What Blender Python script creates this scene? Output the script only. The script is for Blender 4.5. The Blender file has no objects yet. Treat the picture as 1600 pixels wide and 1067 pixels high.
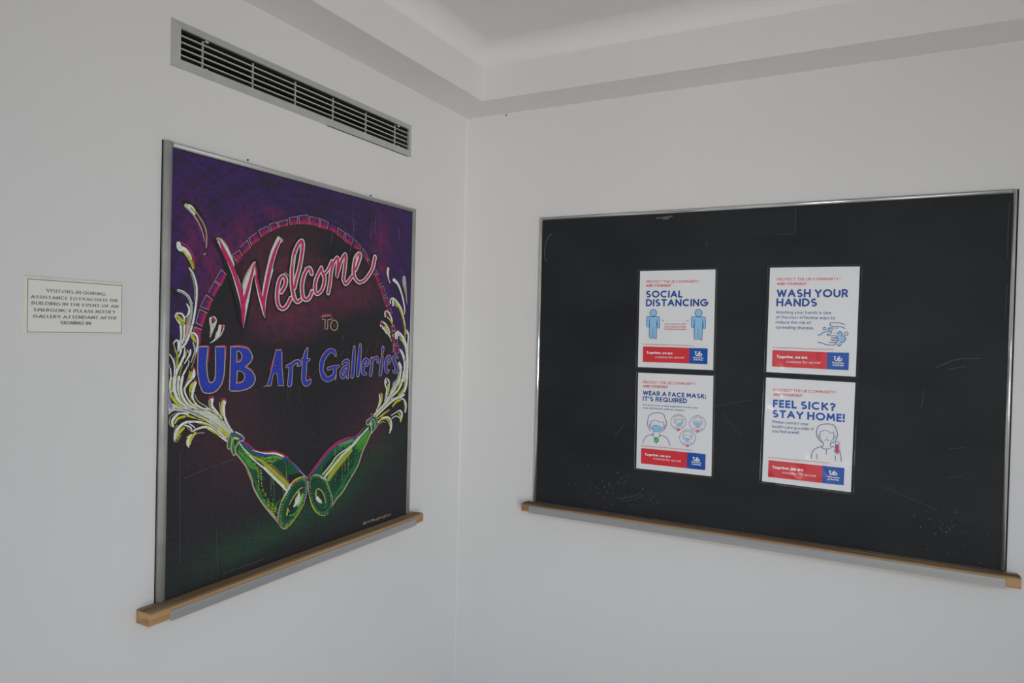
import bpy, bmesh, math, random
import numpy as np
from mathutils import Matrix, Vector
from mathutils.geometry import tessellate_polygon

random.seed(7)
scene = bpy.context.scene
COL = scene.collection

# ------------------------------------------------------------------ camera
cam_data = bpy.data.cameras.new('camera')
cam_data.sensor_width = 36.0
cam_data.lens = 1104.95 / 1600 * 36.0
cam_data.clip_start = 0.05
cam = bpy.data.objects.new('camera', cam_data)
COL.objects.link(cam)
_r = Vector((0.8824, 0.4699, 0.0241)); _u = Vector((-0.0275, 0.0004, 0.9996)); _f = Vector((-0.4697, 0.8827, -0.0133))
_f.normalize(); _r = _f.cross(_u).normalized(); _u = _r.cross(_f)
cam.matrix_world = Matrix(((_r.x, _u.x, -_f.x, 1.2546), (_r.y, _u.y, -_f.y, -2.0045), (_r.z, _u.z, -_f.z, 1.6), (0, 0, 0, 1)))
scene.camera = cam

# ------------------------------------------------------------------ world, light, exposure
world = bpy.data.worlds.new('world'); scene.world = world; world.use_nodes = True
world.node_tree.nodes['Background'].inputs[0].default_value = (0.72, 0.80, 1.0, 1)
world.node_tree.nodes['Background'].inputs[1].default_value = 0.5

def area(name, loc, target, sx, sy, power, color):
    l = bpy.data.lights.new(name, 'AREA'); l.shape = 'RECTANGLE'; l.size = sx; l.size_y = sy
    l.energy = power; l.color = color
    o = bpy.data.objects.new(name, l); COL.objects.link(o); o.location = loc
    o.rotation_euler = (Vector(target) - Vector(loc)).to_track_quat('-Z', 'Y').to_euler()
    return o
ROOM_X, ROOM_Y = 3.0, -3.5
# daylight standing in the two window openings of the walls behind the camera
area('daylight_back', (0.85, ROOM_Y - 0.20, 1.35), (0.85, 0, 1.30), 1.3, 1.7, 5.2, (1.0, 0.97, 0.915))
area('daylight_side', (ROOM_X + 0.20, -0.85, 1.35), (0, -0.85, 1.30), 1.3, 1.7, 5.6, (1.0, 0.97, 0.915))
# two small lamps added in the back window for glints in the poster sleeves
for _i, (_x, _z, _w, _h) in enumerate(((0.45, 1.26, 0.22, 0.10), (0.78, 0.48, 0.34, 0.07))):
    area('glint_lamp', (_x, ROOM_Y - 0.185, _z), (_x, 0, _z), _w, _h, 9.0 * _w * _h * 3.14, (1.0, 0.99, 0.97))
# narrow-spread lamp added behind the camera so the walls fade away from the corner
key = area('added_key_lamp', (2.60, -2.75, 0.85), (0.15, -0.05, 1.85), 0.8, 1.2, 4.75, (1.0, 0.945, 0.855))
key.data.spread = math.radians(64)
# cool lamp added high beside it to tint the lower walls blue
sky = area('added_cool_lamp', (2.45, -2.65, 2.30), (0.10, -0.05, 0.25), 0.8, 0.5, 3.9, (0.56, 0.76, 1.0))
sky.data.spread = math.radians(75)
scene.view_settings.view_transform = 'Standard'
scene.view_settings.look = 'None'
scene.view_settings.gamma = 1.0
scene.view_settings.use_curve_mapping = False
scene.view_settings.exposure = 0.0

# ------------------------------------------------------------------ helpers
def lin(c):
    return tuple((x / 255 / 12.92) if x <= 10 else ((x / 255 + 0.055) / 1.055) ** 2.4 for x in c)
K = 0.52
def alb(c):                       # surface colour of a thing seen as c under the room's light
    return tuple(min(0.92, x / K) for x in lin(c))

def principled(name, color=(0.8, 0.8, 0.8), rough=0.5, metal=0.0, spec=0.5):
    m = bpy.data.materials.new(name); m.use_nodes = True
    b = m.node_tree.nodes['Principled BSDF']
    b.inputs['Base Color'].default_value = (*color, 1)
    b.inputs['Roughness'].default_value = rough
    b.inputs['Metallic'].default_value = metal
    b.inputs['Specular IOR Level'].default_value = spec
    return m
def nn(m, t, **kw):
    n = m.node_tree.nodes.new(t)
    for k, v in kw.items(): setattr(n, k, v)
    return n
def ln(m, a, b): m.node_tree.links.new(a, b)
def bsdf(m): return m.node_tree.nodes['Principled BSDF']
def noise_mix(m, c1, c2, scale, stretch=(1, 1, 1), detail=4, lo=0.35, hi=0.65, bump=0.0, rough=None):
    tc = nn(m, 'ShaderNodeTexCoord'); mp = nn(m, 'ShaderNodeMapping')
    mp.inputs['Scale'].default_value = stretch
    nz = nn(m, 'ShaderNodeTexNoise'); nz.inputs['Scale'].default_value = scale; nz.inputs['Detail'].default_value = detail
    rp = nn(m, 'ShaderNodeValToRGB')
    rp.color_ramp.elements[0].position = lo; rp.color_ramp.elements[0].color = (*c1, 1)
    rp.color_ramp.elements[1].position = hi; rp.color_ramp.elements[1].color = (*c2, 1)
    ln(m, tc.outputs['Object'], mp.inputs['Vector']); ln(m, mp.outputs[0], nz.inputs['Vector'])
    ln(m, nz.outputs[0], rp.inputs[0]); ln(m, rp.outputs[0], bsdf(m).inputs['Base Color'])
    if bump:
        bp = nn(m, 'ShaderNodeBump'); bp.inputs['Strength'].default_value = bump; bp.inputs['Distance'].default_value = 0.002
        ln(m, nz.outputs[0], bp.inputs['Height']); ln(m, bp.outputs[0], bsdf(m).inputs['Normal'])
    return m

M = {}
M['wall'] = noise_mix(principled('wall_paint', rough=0.62, spec=0.25), (0.775, 0.765, 0.752), (0.805, 0.795, 0.782), 1.6, detail=3, lo=0.3, hi=0.7)
_m = M['wall']; _tc = nn(_m, 'ShaderNodeTexCoord'); _n = nn(_m, 'ShaderNodeTexNoise'); _n.inputs['Scale'].default_value = 160; _n.inputs['Detail'].default_value = 2
_b = nn(_m, 'ShaderNodeBump'); _b.inputs['Strength'].default_value = 0.12; _b.inputs['Distance'].default_value = 0.001
ln(_m, _tc.outputs['Object'], _n.inputs['Vector']); ln(_m, _n.outputs[0], _b.inputs['Height']); ln(_m, _b.outputs[0], bsdf(_m).inputs['Normal'])
M['caulk'] = principled('painted_caulk', (0.80, 0.79, 0.777), 0.6, 0, 0.2)
M['floor'] = noise_mix(principled('floor_tile', rough=0.45), (0.74, 0.725, 0.69), (0.80, 0.785, 0.75), 3)
M['alu'] = noise_mix(principled('brushed_aluminium', rough=0.34, metal=0.85), (0.50, 0.50, 0.50), (0.56, 0.56, 0.56), 30, (0.05, 1, 1))
M['chrome'] = noise_mix(principled('worn_bright_aluminium', rough=0.2, metal=0.85), (0.68, 0.675, 0.65), (0.80, 0.795, 0.77), 26, (0.1, 1, 1), rough=1)
M['oldrail'] = noise_mix(principled('dull_aluminium', rough=0.42, metal=0.45), (0.46, 0.46, 0.435), (0.54, 0.54, 0.51), 26, (0.3, 1, 1))
M['strip'] = noise_mix(principled('grey_anodised_strip', rough=0.42, metal=0.55), (0.40, 0.40, 0.40), (0.46, 0.46, 0.46), 40, (0.04, 1, 1))
M['vent'] = noise_mix(principled('vent_enamel', rough=0.4, metal=0.35), (0.50, 0.515, 0.495), (0.55, 0.565, 0.545), 20)
M['slat'] = principled('vent_slat_enamel', (0.62, 0.61, 0.56), 0.4, 0.2)
M['cream'] = principled('old_cream_paint', (0.66, 0.61, 0.50), 0.6)
M['dark'] = principled('dark_duct', (0.05, 0.05, 0.046), 0.9, 0, 0.1)
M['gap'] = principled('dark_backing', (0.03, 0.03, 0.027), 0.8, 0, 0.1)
M['slate'] = noise_mix(principled('black_slate', rough=0.55, spec=0.22), (0.0145, 0.0168, 0.0195), (0.0270, 0.0300, 0.034), 3.2, (1, 1, 1.8), detail=6, lo=0.35, hi=0.75)
M['wood'] = noise_mix(principled('oak', rough=0.5, spec=0.3), (0.26, 0.135, 0.060), (0.56, 0.34, 0.155), 30, (0.06, 1, 1.6), detail=6, lo=0.3, hi=0.62, bump=0.15)
M['woodtop'] = noise_mix(principled('oak_worn_grey', rough=0.6, spec=0.2), (0.16, 0.105, 0.065), (0.36, 0.26, 0.17), 30, (0.06, 1, 1.6), detail=6, lo=0.3, hi=0.62, bump=0.15)
M['paper'] = principled('white_paper', alb((183, 183, 187)), 0.6, 0, 0.2)
M['sign'] = principled('sign_plastic', alb((178, 178, 171)), 0.35, 0, 0.4)
M['signback'] = principled('sign_backing', alb((172, 171, 160)), 0.5)
M['nail'] = principled('dark_nail', (0.03, 0.028, 0.02), 0.4, 0.6)

def attr_mat(name, rough, spec, amp=0.0, scale=300):
    m = principled(name, rough=rough, spec=spec)
    a = nn(m, 'ShaderNodeAttribute', attribute_name='Col')
    if amp:
        tc = nn(m, 'ShaderNodeTexCoord'); nz = nn(m, 'ShaderNodeTexNoise')
        nz.inputs['Scale'].default_value = scale; nz.inputs['Detail'].default_value = 3
        mr = nn(m, 'ShaderNodeMapRange'); mr.inputs[1].default_value = 0.3; mr.inputs[2].default_value = 0.7
        mr.inputs[3].default_value = 1 - amp; mr.inputs[4].default_value = 1 + amp * 0.6
        vm = nn(m, 'ShaderNodeVectorMath', operation='SCALE')
        ln(m, tc.outputs['Object'], nz.inputs['Vector']); ln(m, nz.outputs[0], mr.inputs[0])
        ln(m, a.outputs['Color'], vm.inputs[0]); ln(m, mr.outputs[0], vm.inputs[3]); ln(m, vm.outputs[0], bsdf(m).inputs['Base Color'])
    else:
        ln(m, a.outputs['Color'], bsdf(m).inputs['Base Color'])
    return m
M['chalkpaint'] = attr_mat('chalk_marker_paint', 0.6, 0.2, 0.20, 260)
M['ground'] = attr_mat('rubbed_chalk_ground', 0.6, 0.2, 0.16, 120)
M['print'] = attr_mat('printing_ink', 0.55, 0.2)

def clear_mat(name, tint, rough):
    m = bpy.data.materials.new(name); m.use_nodes = True; nt = m.node_tree; nt.nodes.clear()
    out = nn(m, 'ShaderNodeOutputMaterial'); mix = nn(m, 'ShaderNodeMixShader')
    tr = nn(m, 'ShaderNodeBsdfTransparent'); tr.inputs[0].default_value = (*tint, 1)
    gl = nn(m, 'ShaderNodeBsdfGlossy'); gl.inputs['Roughness'].default_value = rough; gl.inputs[0].default_value = (1, 1, 1, 1)
    fr = nn(m, 'ShaderNodeFresnel'); fr.inputs[0].default_value = 1.5
    ml = nn(m, 'ShaderNodeMath', operation='MULTIPLY'); ml.inputs[1].default_value = 0.7; ln(m, fr.outputs[0], ml.inputs[0]); ln(m, ml.outputs[0], mix.inputs[0]); ln(m, tr.outputs[0], mix.inputs[1]); ln(m, gl.outputs[0], mix.inputs[2]); ln(m, mix.outputs[0], out.inputs[0])
    return m
M['sleeve'] = clear_mat('clear_plastic', (0.985, 0.985, 0.985), 0.06)
M['rim'] = principled('plastic_edge', (0.10, 0.105, 0.11), 0.18, 0, 0.6)

def link(name, me, mat, parent=None):
    o = bpy.data.objects.new(name, me); COL.objects.link(o)
    if mat is not None: me.materials.append(mat)
    if parent is not None: o.parent = parent
    return o
def obj(name, bm, mat, parent=None, smooth=False):
    me = bpy.data.meshes.new(name); bmesh.ops.recalc_face_normals(bm, faces=bm.faces[:]); bm.to_mesh(me); bm.free()
    if smooth:
        for p in me.polygons: p.use_smooth = True
    return link(name, me, mat, parent)
def box(bm, x0, x1, y0, y1, z0, z1, bev=0.0, seg=2):
    r = bmesh.ops.create_cube(bm, size=1.0); vs = r['verts']
    bmesh.ops.scale(bm, vec=(x1 - x0, y1 - y0, z1 - z0), verts=vs)
    bmesh.ops.translate(bm, vec=((x0 + x1) / 2, (y0 + y1) / 2, (z0 + z1) / 2), verts=vs)
    if bev:
        es = list({e for v in vs for e in v.link_edges})
        bmesh.ops.bevel(bm, geom=es, offset=bev, segments=seg, affect='EDGES', profile=0.5)
def boxobj(name, mat, parent, *a, **k):
    bm = bmesh.new(); box(bm, *a, **k); return obj(name, bm, mat, parent)
def thing(name, label, cat, loc=(0, 0, 0), rotz=0.0, group=None):
    o = bpy.data.objects.new(name, None); COL.objects.link(o); o.empty_display_size = 0.05
    o.location = loc; o.rotation_euler = (0, 0, rotz); o['label'] = label; o['category'] = cat
    if group: o['group'] = group
    return o
def struct(name, bm, mat):
    o = obj(name, bm, mat); o['kind'] = 'structure'; return o
LEFT = math.pi / 2     # a thing on the left wall: local x runs along the wall to the right, local -y out of the wall

# ------------------------------------------------------------------ room shell
VENT = (-1.079, -0.3265, 2.1225, 2.1835)
def wall_with_hole(bm, along, a0, a1, z0, z1, h, t0, t1):
    ha0, ha1, hz0, hz1 = h
    for (b0, b1, c0, c1) in ((a0, a1, z0, hz0), (a0, a1, hz1, z1), (a0, ha0, hz0, hz1), (ha1, a1, hz0, hz1)):
        if along == 'y': box(bm, t0, t1, b0, b1, c0, c1)
        else: box(bm, b0, b1, t0, t1, c0, c1)
HT = 2.303; CT = 2.46; TOP = 2.56
bm = bmesh.new(); wall_with_hole(bm, 'y', ROOM_Y, 0.12, 0, TOP, VENT, -0.12, 0.0); struct('wall_left', bm, M['wall'])
bm = bmesh.new(); box(bm, 0, ROOM_X, 0, 0.12, 0, TOP); struct('wall_right', bm, M['wall'])
WB = (0.2, 1.5, 0.45, 2.2); WS = (-1.5, -0.2, 0.45, 2.2)
bm = bmesh.new(); wall_with_hole(bm, 'x', -0.12, ROOM_X + 0.12, 0, TOP, WB, ROOM_Y - 0.12, ROOM_Y); struct('wall_back', bm, M['wall'])
bm = bmesh.new(); wall_with_hole(bm, 'y', ROOM_Y, 0.12, 0, TOP, WS, ROOM_X, ROOM_X + 0.12); struct('wall_front', bm, M['wall'])
bm = bmesh.new(); box(bm, -0.12, ROOM_X + 0.12, ROOM_Y - 0.12, 0.12, -0.1, 0); struct('floor', bm, M['floor'])

def loops_mesh(bm, prof):
    rings = []
    for (t, z) in prof:
        rings.append([bm.verts.new(p) for p in ((t, -t, z), (ROOM_X - t, -t, z), (ROOM_X - t, ROOM_Y + t, z), (t, ROOM_Y + t, z))])
    for a, b in zip(rings, rings[1:]):
        for i in range(4):
            bm.faces.new((a[i], a[(i + 1) % 4], b[(i + 1) % 4], b[i]))
    return rings
bm = bmesh.new()
R = 0.055
prof = [(0.14, HT), (0.14, CT - R)] + [(0.14 + R - R * math.cos(a), CT - R + R * math.sin(a)) for a in np.linspace(0.12, math.pi / 2, 9)]
rg = loops_mesh(bm, prof); bm.faces.new(rg[-1])
for f in bm.faces: f.smooth = len(f.verts) == 4 and abs(f.normal.z) < 0.99
ceil = struct('ceiling', bm, M['wall'])
for p in ceil.data.polygons:
    zz = [ceil.data.vertices[v].co.z for v in p.vertices]
    p.use_smooth = min(zz) > CT - R - 0.001 and max(zz) - min(zz) > 1e-5
bm = bmesh.new(); loops_mesh(bm, [(0.0, HT), (0.14, HT)]); struct('trim_1', bm, M['wall'])
# bead of paint-filled caulk down the corner of the two walls and along the soffit
bm = bmesh.new()
def bead(bm, pts_):
    vs = [bm.verts.new(p) for p in pts_]; bm.faces.new(vs)
c = 0.0028
bead(bm, [(0, -c, 0), (c * .45, -c * .45, 0), (c * .45, -c * .45, HT), (0, -c, HT)])
bead(bm, [(c * .45, -c * .45, 0), (c, 0, 0), (c, 0, HT), (c * .45, -c * .45, HT)])
struct('trim_2', bm, M['wall'])
bm = bmesh.new(); c = 0.0025
bead(bm, [(c, 0, HT), (ROOM_X, 0, HT), (ROOM_X, 0, HT - c), (c, 0, HT - c)]); 
for f in list(bm.faces):
    f.verts[0].co.y = f.verts[1].co.y = -c
bead(bm, [(c, ROOM_Y, HT), (c, 0, HT), (0, 0, HT - c), (0, ROOM_Y, HT - c)])
struct('trim_3', bm, M['caulk'])

def window(name, along, w, t):
    a0, a1, z0, z1 = w; bm = bmesh.new(); f = 0.05
    def b(p0, p1, q0, q1):
        if along == 'x': box(bm, p0, p1, t - 0.04, t + 0.04, q0, q1)
        else: box(bm, t - 0.04, t + 0.04, p0, p1, q0, q1)
    b(a0, a1, z0, z0 + f); b(a0, a1, z1 - f, z1); b(a0, a0 + f, z0 + f, z1 - f); b(a1 - f, a1, z0 + f, z1 - f)
    mid = (a0 + a1) / 2; b(mid - f / 2, mid + f / 2, z0 + f, z1 - f)
    struct(name, bm, M['alu'])
window('window_1', 'x', WB, ROOM_Y - 0.06)
window('window_2', 'y', WS, ROOM_X + 0.06)

# ------------------------------------------------------------------ flat strokes, fills and lettering
PAL = {k: alb(v) for k, v in dict(
    crimson=(132, 38, 65), pinkw=(160, 128, 132), beige=(146, 130, 110), black=(33, 33, 35), white=(176, 178, 172), grey=(138, 140, 136),
    yellow=(152, 152, 46), olive=(125, 132, 42), greygreen=(108, 116, 98), orange=(150, 100, 60), lilac=(120, 110, 140), body=(158, 163, 153),
    dgreen=(24, 70, 46), night=(31, 37, 38), mgreen=(30, 86, 50), dgreen2=(22, 58, 43), lgreen=(62, 124, 44), olive2=(92, 118, 46), brown=(98, 74, 46),
    lolive=(126, 146, 78), brown2=(118, 58, 50), blue=(38, 52, 136), blue2=(48, 74, 138), beige2=(146, 129, 109), green=(28, 92, 58), lg2=(44, 104, 46),
    lwhite=(163, 168, 163), pink=(152, 38, 78), smear=(72, 74, 77), lav=(92, 78, 122), paint=(70, 32, 84), paint2=(108, 36, 64),
    red2=(170, 52, 62), navy=(10, 56, 120), navyb=(8, 64, 138), red3=(168, 84, 92), grey2=(120, 120, 122), sky=(116, 158, 184), navy2=(38, 60, 116),
    red=(172, 38, 46), ublue=(12, 64, 134), wht=(196, 197, 200), wht2=(196, 150, 152), slate=(88, 96, 130), slate2=(62, 78, 122), green3=(42, 132, 70), ink=(84, 86, 87)).items()}

class Flat:
    """flat marks laid one over the other on a surface; every mark a hair in front of the last"""
    def __init__(s, u0, v0, depth, step=0.0000015):
        s.v = []; s.f = []; s.c = []; s.u0 = u0; s.v0 = v0; s.d = depth; s.step = step
    def add(s, pts, faces, col):
        o = len(s.v); s.d += s.step; n_ = max(1, len(pts) // 2)
        s.v += [(s.u0 + p[0] * 1e-4, -s.d - s.step * 0.45 * (i % n_) / n_, s.v0 + p[1] * 1e-4) for i, p in enumerate(pts)]; s.f += [tuple(i + o for i in f) for f in faces]
        s.c += [col] * len(pts)
    def fill(s, pts, col, holes=()):
        tri = tessellate_polygon([[Vector((p[0], p[1], 0)) for p in pts]])
        s.add(pts, [tuple(t) for t in tri], col)
    def ribbon(s, P, col, closed=False, cap=True):
        n = len(P)
        if n < 2: return
        if closed: P = P + [P[0]]; n += 1
        L = []; Rr = []
        for i in range(n):
            a = P[i - 1] if i else (P[-2] if closed else P[0]); b = P[i + 1] if i < n - 1 else (P[1] if closed else P[-1])
            tx, ty = b[0] - a[0], b[1] - a[1]; l = math.hypot(tx, ty) or 1; nx, ny = -ty / l, tx / l; h = P[i][2] / 2
            L.append((P[i][0] + nx * h, P[i][1] + ny * h)); Rr.append((P[i][0] - nx * h, P[i][1] - ny * h))
        pts = L + Rr; fs = [(i, i + 1, n + i + 1, n + i) for i in range(n - 1)]
        s.add(pts, fs, col)
        if cap is True: cap = (True, True)
        if cap and not closed:
            for e, q, on in ((0, 1, cap[0]), (-1, -2, cap[1])):
                if not on: continue
                x, y, w = P[e][:3]; dx, dy = x - P[q][0], y - P[q][1]; l = math.hypot(dx, dy) or 1; a0 = math.atan2(dy, dx) - math.pi / 2
                ring = [(x + math.cos(a0 + math.pi * k / 6) * w / 2, y + math.sin(a0 + math.pi * k / 6) * w / 2) for k in range(7)]
                s.add(ring, [tuple(range(7))], col)
    def build(s, name, mat, parent):
        me = bpy.data.meshes.new(name); me.from_pydata(s.v, [], s.f); me.update()
        at = me.color_attributes.new('Col', 'FLOAT_COLOR', 'POINT')
        at.data.foreach_set('color', np.array([(*c, 1.0) for c in s.c], dtype=np.float32).ravel())
        return link(name, me, mat, parent)

def parse(tok):
    sh = tok.endswith('!'); return tuple(float(q) for q in tok.rstrip('!').split(',')) + (sh,)
def smooth(P, closed=False, sub=5):
    n = len(P)
    if closed and n == 4 and not any(p[-1] for p in P):
        d = len(P[0]) - 1; c = [sum(p[k] for p in P) / 4 for k in range(d)]
        a_ = [(P[0][k] - P[2][k]) / 2 for k in range(2)]; b_ = [(P[1][k] - P[3][k]) / 2 for k in range(2)]
        return [tuple(c[k] + a_[k] * math.cos(t) + b_[k] * math.sin(t) for k in range(2)) + tuple(c[2:]) for t in np.linspace(0, 2 * math.pi, 25)[:-1]]
    if n < 3 and not closed: return [p[:-1] for p in P]
    out = []; rng = range(n if closed else n - 1); dim = len(P[0]) - 1
    for i in rng:
        p1, p2 = P[i], P[(i + 1) % n]
        p0 = P[i - 1] if (i > 0 or closed) else p1; p3 = P[(i + 2) % n] if (i + 2 < n or closed) else p2
        t1 = [0.0] * dim if p1[-1] else [(p2[k] - p0[k]) / 2 for k in range(dim)]
        t2 = [0.0] * dim if p2[-1] else [(p3[k] - p1[k]) / 2 for k in range(dim)]
        if p1[-1] and not p2[-1]: t1 = [(p2[k] - p1[k]) * 0.8 for k in range(dim)]
        if p2[-1] and not p1[-1]: t2 = [(p2[k] - p1[k]) * 0.8 for k in range(dim)]
        m = 1 if (p1[-1] and p2[-1]) else sub
        for j in range(m):
            t = j / m; a = 2 * t ** 3 - 3 * t ** 2 + 1; b = t ** 3 - 2 * t ** 2 + t; c_ = -2 * t ** 3 + 3 * t ** 2; d = t ** 3 - t ** 2
            out.append(tuple(a * p1[k] + b * t1[k] + c_ * p2[k] + d * t2[k] for k in range(dim)))
    if not closed: out.append(P[-1][:-1])
    return out

# single-line letters: capital height 1
def arc(cx, cy, rx, ry, a0, a1, n=10):
    return [(cx + rx * math.cos(math.radians(a0 + (a1 - a0) * i / n)), cy + ry * math.sin(math.radians(a0 + (a1 - a0) * i / n))) for i in range(n + 1)]
def O(cx, cy, rx, ry): return arc(cx, cy, rx, ry, 90, 450, 18)
GL = {
 'A': (.84, [[(0, 0), (.42, 1), (.84, 0)], [(.15, .34), (.69, .34)]]),
 'B': (.62, [[(0, 0), (0, 1), (.34, 1)] + arc(.34, .76, .22, .24, 90, -90, 8) + [(0, .52)], [(.34, .52)] + arc(.36, .26, .25, .26, 90, -90, 8) + [(0, 0)]]),
 'C': (.86, [arc(.5, .5, .5, .5, 48, 312, 16)]),
 'D': (.76, [[(0, 0), (0, 1), (.28, 1)] + arc(.28, .5, .48, .5, 90, -90, 12) + [(0, 0)]]),
 'E': (.42, [[(.42, 1), (0, 1), (0, 0), (.42, 0)], [(0, .52), (.38, .52)]]),
 'F': (.42, [[(.42, 1), (0, 1), (0, 0)], [(0, .5), (.38, .5)]]),
 'G': (.94, [arc(.5, .5, .5, .5, 48, 360, 18) + [(.54, .5)]]),
 'H': (.7, [[(0, 0), (0, 1)], [(.7, 0), (.7, 1)], [(0, .52), (.7, .52)]]),
 'I': (.0, [[(0, 0), (0, 1)]]),
 'J': (.4, [[(.4, 1), (.4, .25)] + arc(.2, .22, .2, .22, 0, -160, 8)]),
 'K': (.62, [[(0, 0), (0, 1)], [(.6, 1), (.02, .42)], [(.2, .56), (.64, 0)]]),
 'L': (.42, [[(0, 1), (0, 0), (.42, 0)]]),
 'M': (.88, [[(0, 0), (.1, 1), (.44, .3), (.78, 1), (.88, 0)]]),
 'N': (.72, [[(0, 0), (0, 1), (.72, 0), (.72, 1)]]),
 'O': (1.0, [O(.5, .5, .5, .5)]),
 'P': (.56, [[(0, 0), (0, 1), (.3, 1)] + arc(.3, .73, .26, .27, 90, -90, 8) + [(0, .46)]]),
 'Q': (1.0, [O(.5, .5, .5, .5), [(.6, .3), (.96, -.06)]]),
 'R': (.6, [[(0, 0), (0, 1), (.32, 1)] + arc(.32, .74, .25, .26, 90, -90, 8) + [(0, .48)], [(.3, .48), (.6, 0)]]),
 'S': (.58, [arc(.29, .745, .26, .255, 40, 270, 10)[:-1] + arc(.29, .245, .29, .245, 90, -140, 10)]),
 'T': (.62, [[(0, 1), (.62, 1)], [(.31, 1), (.31, 0)]]),
 'U': (.68, [[(0, 1), (0, .34)] + arc(.34, .34, .34, .34, 180, 360, 10) + [(.68, 1)]]),
 'V': (.78, [[(0, 1), (.39, 0), (.78, 1)]]),
 'W': (1.14, [[(0, 1), (.28, 0), (.57, .94), (.86, 0), (1.14, 1)]]),
 'Y': (.72, [[(0, 1), (.36, .46), (.72, 1)], [(.36, .46), (.36, 0)]]),
 'a': (.56, [O(.28, .34, .28, .34), [(.56, .68), (.56, 0)]]),
 'b': (.56, [O(.28, .34, .28, .34), [(0, 1.02), (0, 0)]]),
 'c': (.5, [arc(.3, .34, .3, .34, 50, 310, 12)]),
 'd': (.56, [O(.28, .34, .28, .34), [(.56, 1.02), (.56, 0)]]),
 'e': (.58, [[(.02, .36), (.58, .36)] + arc(.3, .34, .29, .34, 5, 310, 14)]),
 'f': (.34, [[(.38, .96)] + arc(.26, .84, .14, .16, 70, 180, 5) + [(.12, 0)], [(0, .66), (.34, .66)]]),
 'g': (.56, [O(.28, .34, .28, .34), [(.56, .68), (.56, -.04)] + arc(.29, -.04, .27, .24, 0, -150, 8)]),
 'h': (.5, [[(0, 1.02), (0, 0)], [(0, .38)] + arc(.25, .42, .25, .26, 180, 0, 8) + [(.5, 0)]]),
 'i': (.0, [[(0, .68), (0, 0)], [(0, .90), (0, .96)]]),
 'k': (.46, [[(0, 1.02), (0, 0)], [(.44, .68), (.02, .28)], [(.16, .4), (.48, 0)]]),
 'l': (.0, [[(0, 1.02), (0, 0)]]),
 'm': (.84, [[(0, .68), (0, 0)], [(0, .42)] + arc(.21, .46, .21, .22, 180, 0, 8) + [(.42, 0)], [(.42, .42)] + arc(.63, .46, .21, .22, 180, 0, 8) + [(.84, 0)]]),
 'n': (.5, [[(0, .68), (0, 0)], [(0, .38)] + arc(.25, .42, .25, .26, 180, 0, 8) + [(.5, 0)]]),
 'o': (.6, [O(.3, .34, .3, .34)]),
 'p': (.56, [O(.28, .34, .28, .34), [(0, .68), (0, -.28)]]),
 'r': (.3, [[(0, .68), (0, 0)], [(0, .36)] + arc(.26, .38, .26, .29, 180, 75, 6)]),
 's': (.4, [arc(.2, .51, .18, .17, 40, 270, 8)[:-1] + arc(.2, .17, .2, .17, 90, -140, 8)]),
 't': (.36, [[(.14, .9), (.14, .14)] + arc(.26, .13, .12, .13, 180, 290, 5), [(0, .66), (.34, .66)]]),
 'u': (.5, [[(0, .68), (0, .26)] + arc(.25, .26, .25, .26, 180, 360, 8) + [(.5, .68)], [(.5, .3), (.5, 0)]]),
 'v': (.52, [[(0, .68), (.26, 0), (.52, .68)]]),
 'w': (.84, [[(0, .68), (.21, 0), (.42, .62), (.63, 0), (.84, .68)]]),
 'x': (.5, [[(0, .68), (.5, 0)], [(.5, .68), (0, 0)]]),
 'y': (.52, [[(0, .68), (.26, .02)], [(.52, .68), (.26, .02), (.14, -.26)]]),
 '6': (.54, [O(.27, .28, .27, .28), [(.02, .34), (.36, 1)]]),
 '-': (.4, [[(0, .44), (.4, .44)]]), ',': (.06, [[(.05, .04), (.0, -.14)]]), '.': (.02, [[(0, 0), (0, .05)]]),
 ':': (.0, [[(0, 0), (0, .06)], [(0, .6), (0, .66)]]), "'": (.0, [[(0, .78), (0, 1)]]), '/': (.4, [[(0, -.1), (.4, 1.05)]]),
 '?': (.5, [arc(.25, .75, .25, .25, 170, -60, 8) + [(.25, .42), (.25, .3)], [(.25, 0), (.25, .06)]]), '!': (.0, [[(0, 1), (0, .44)], [(0, 0), (0, .04)]]),
 '@': (1.0, [O(.46, .4, .16, .2), [(.64, .62), (.62, .3)] + arc(.74, .3, .12, .12, 180, 360, 4) + arc(.5, .4, .44, .5, 0, 320, 14)]),
}
def layout(text, gap):
    x = 0.0; out = []
    for ch in text:
        if ch == ' ': x += 0.36; continue
        w, st = GL[ch]; out.append((x, st)); x += w + gap
    return out, x - gap
def dens(st, k=3):
    o = []
    for a, b in zip(st, st[1:]): o.append(a)
    return o + [st[-1]]
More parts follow.
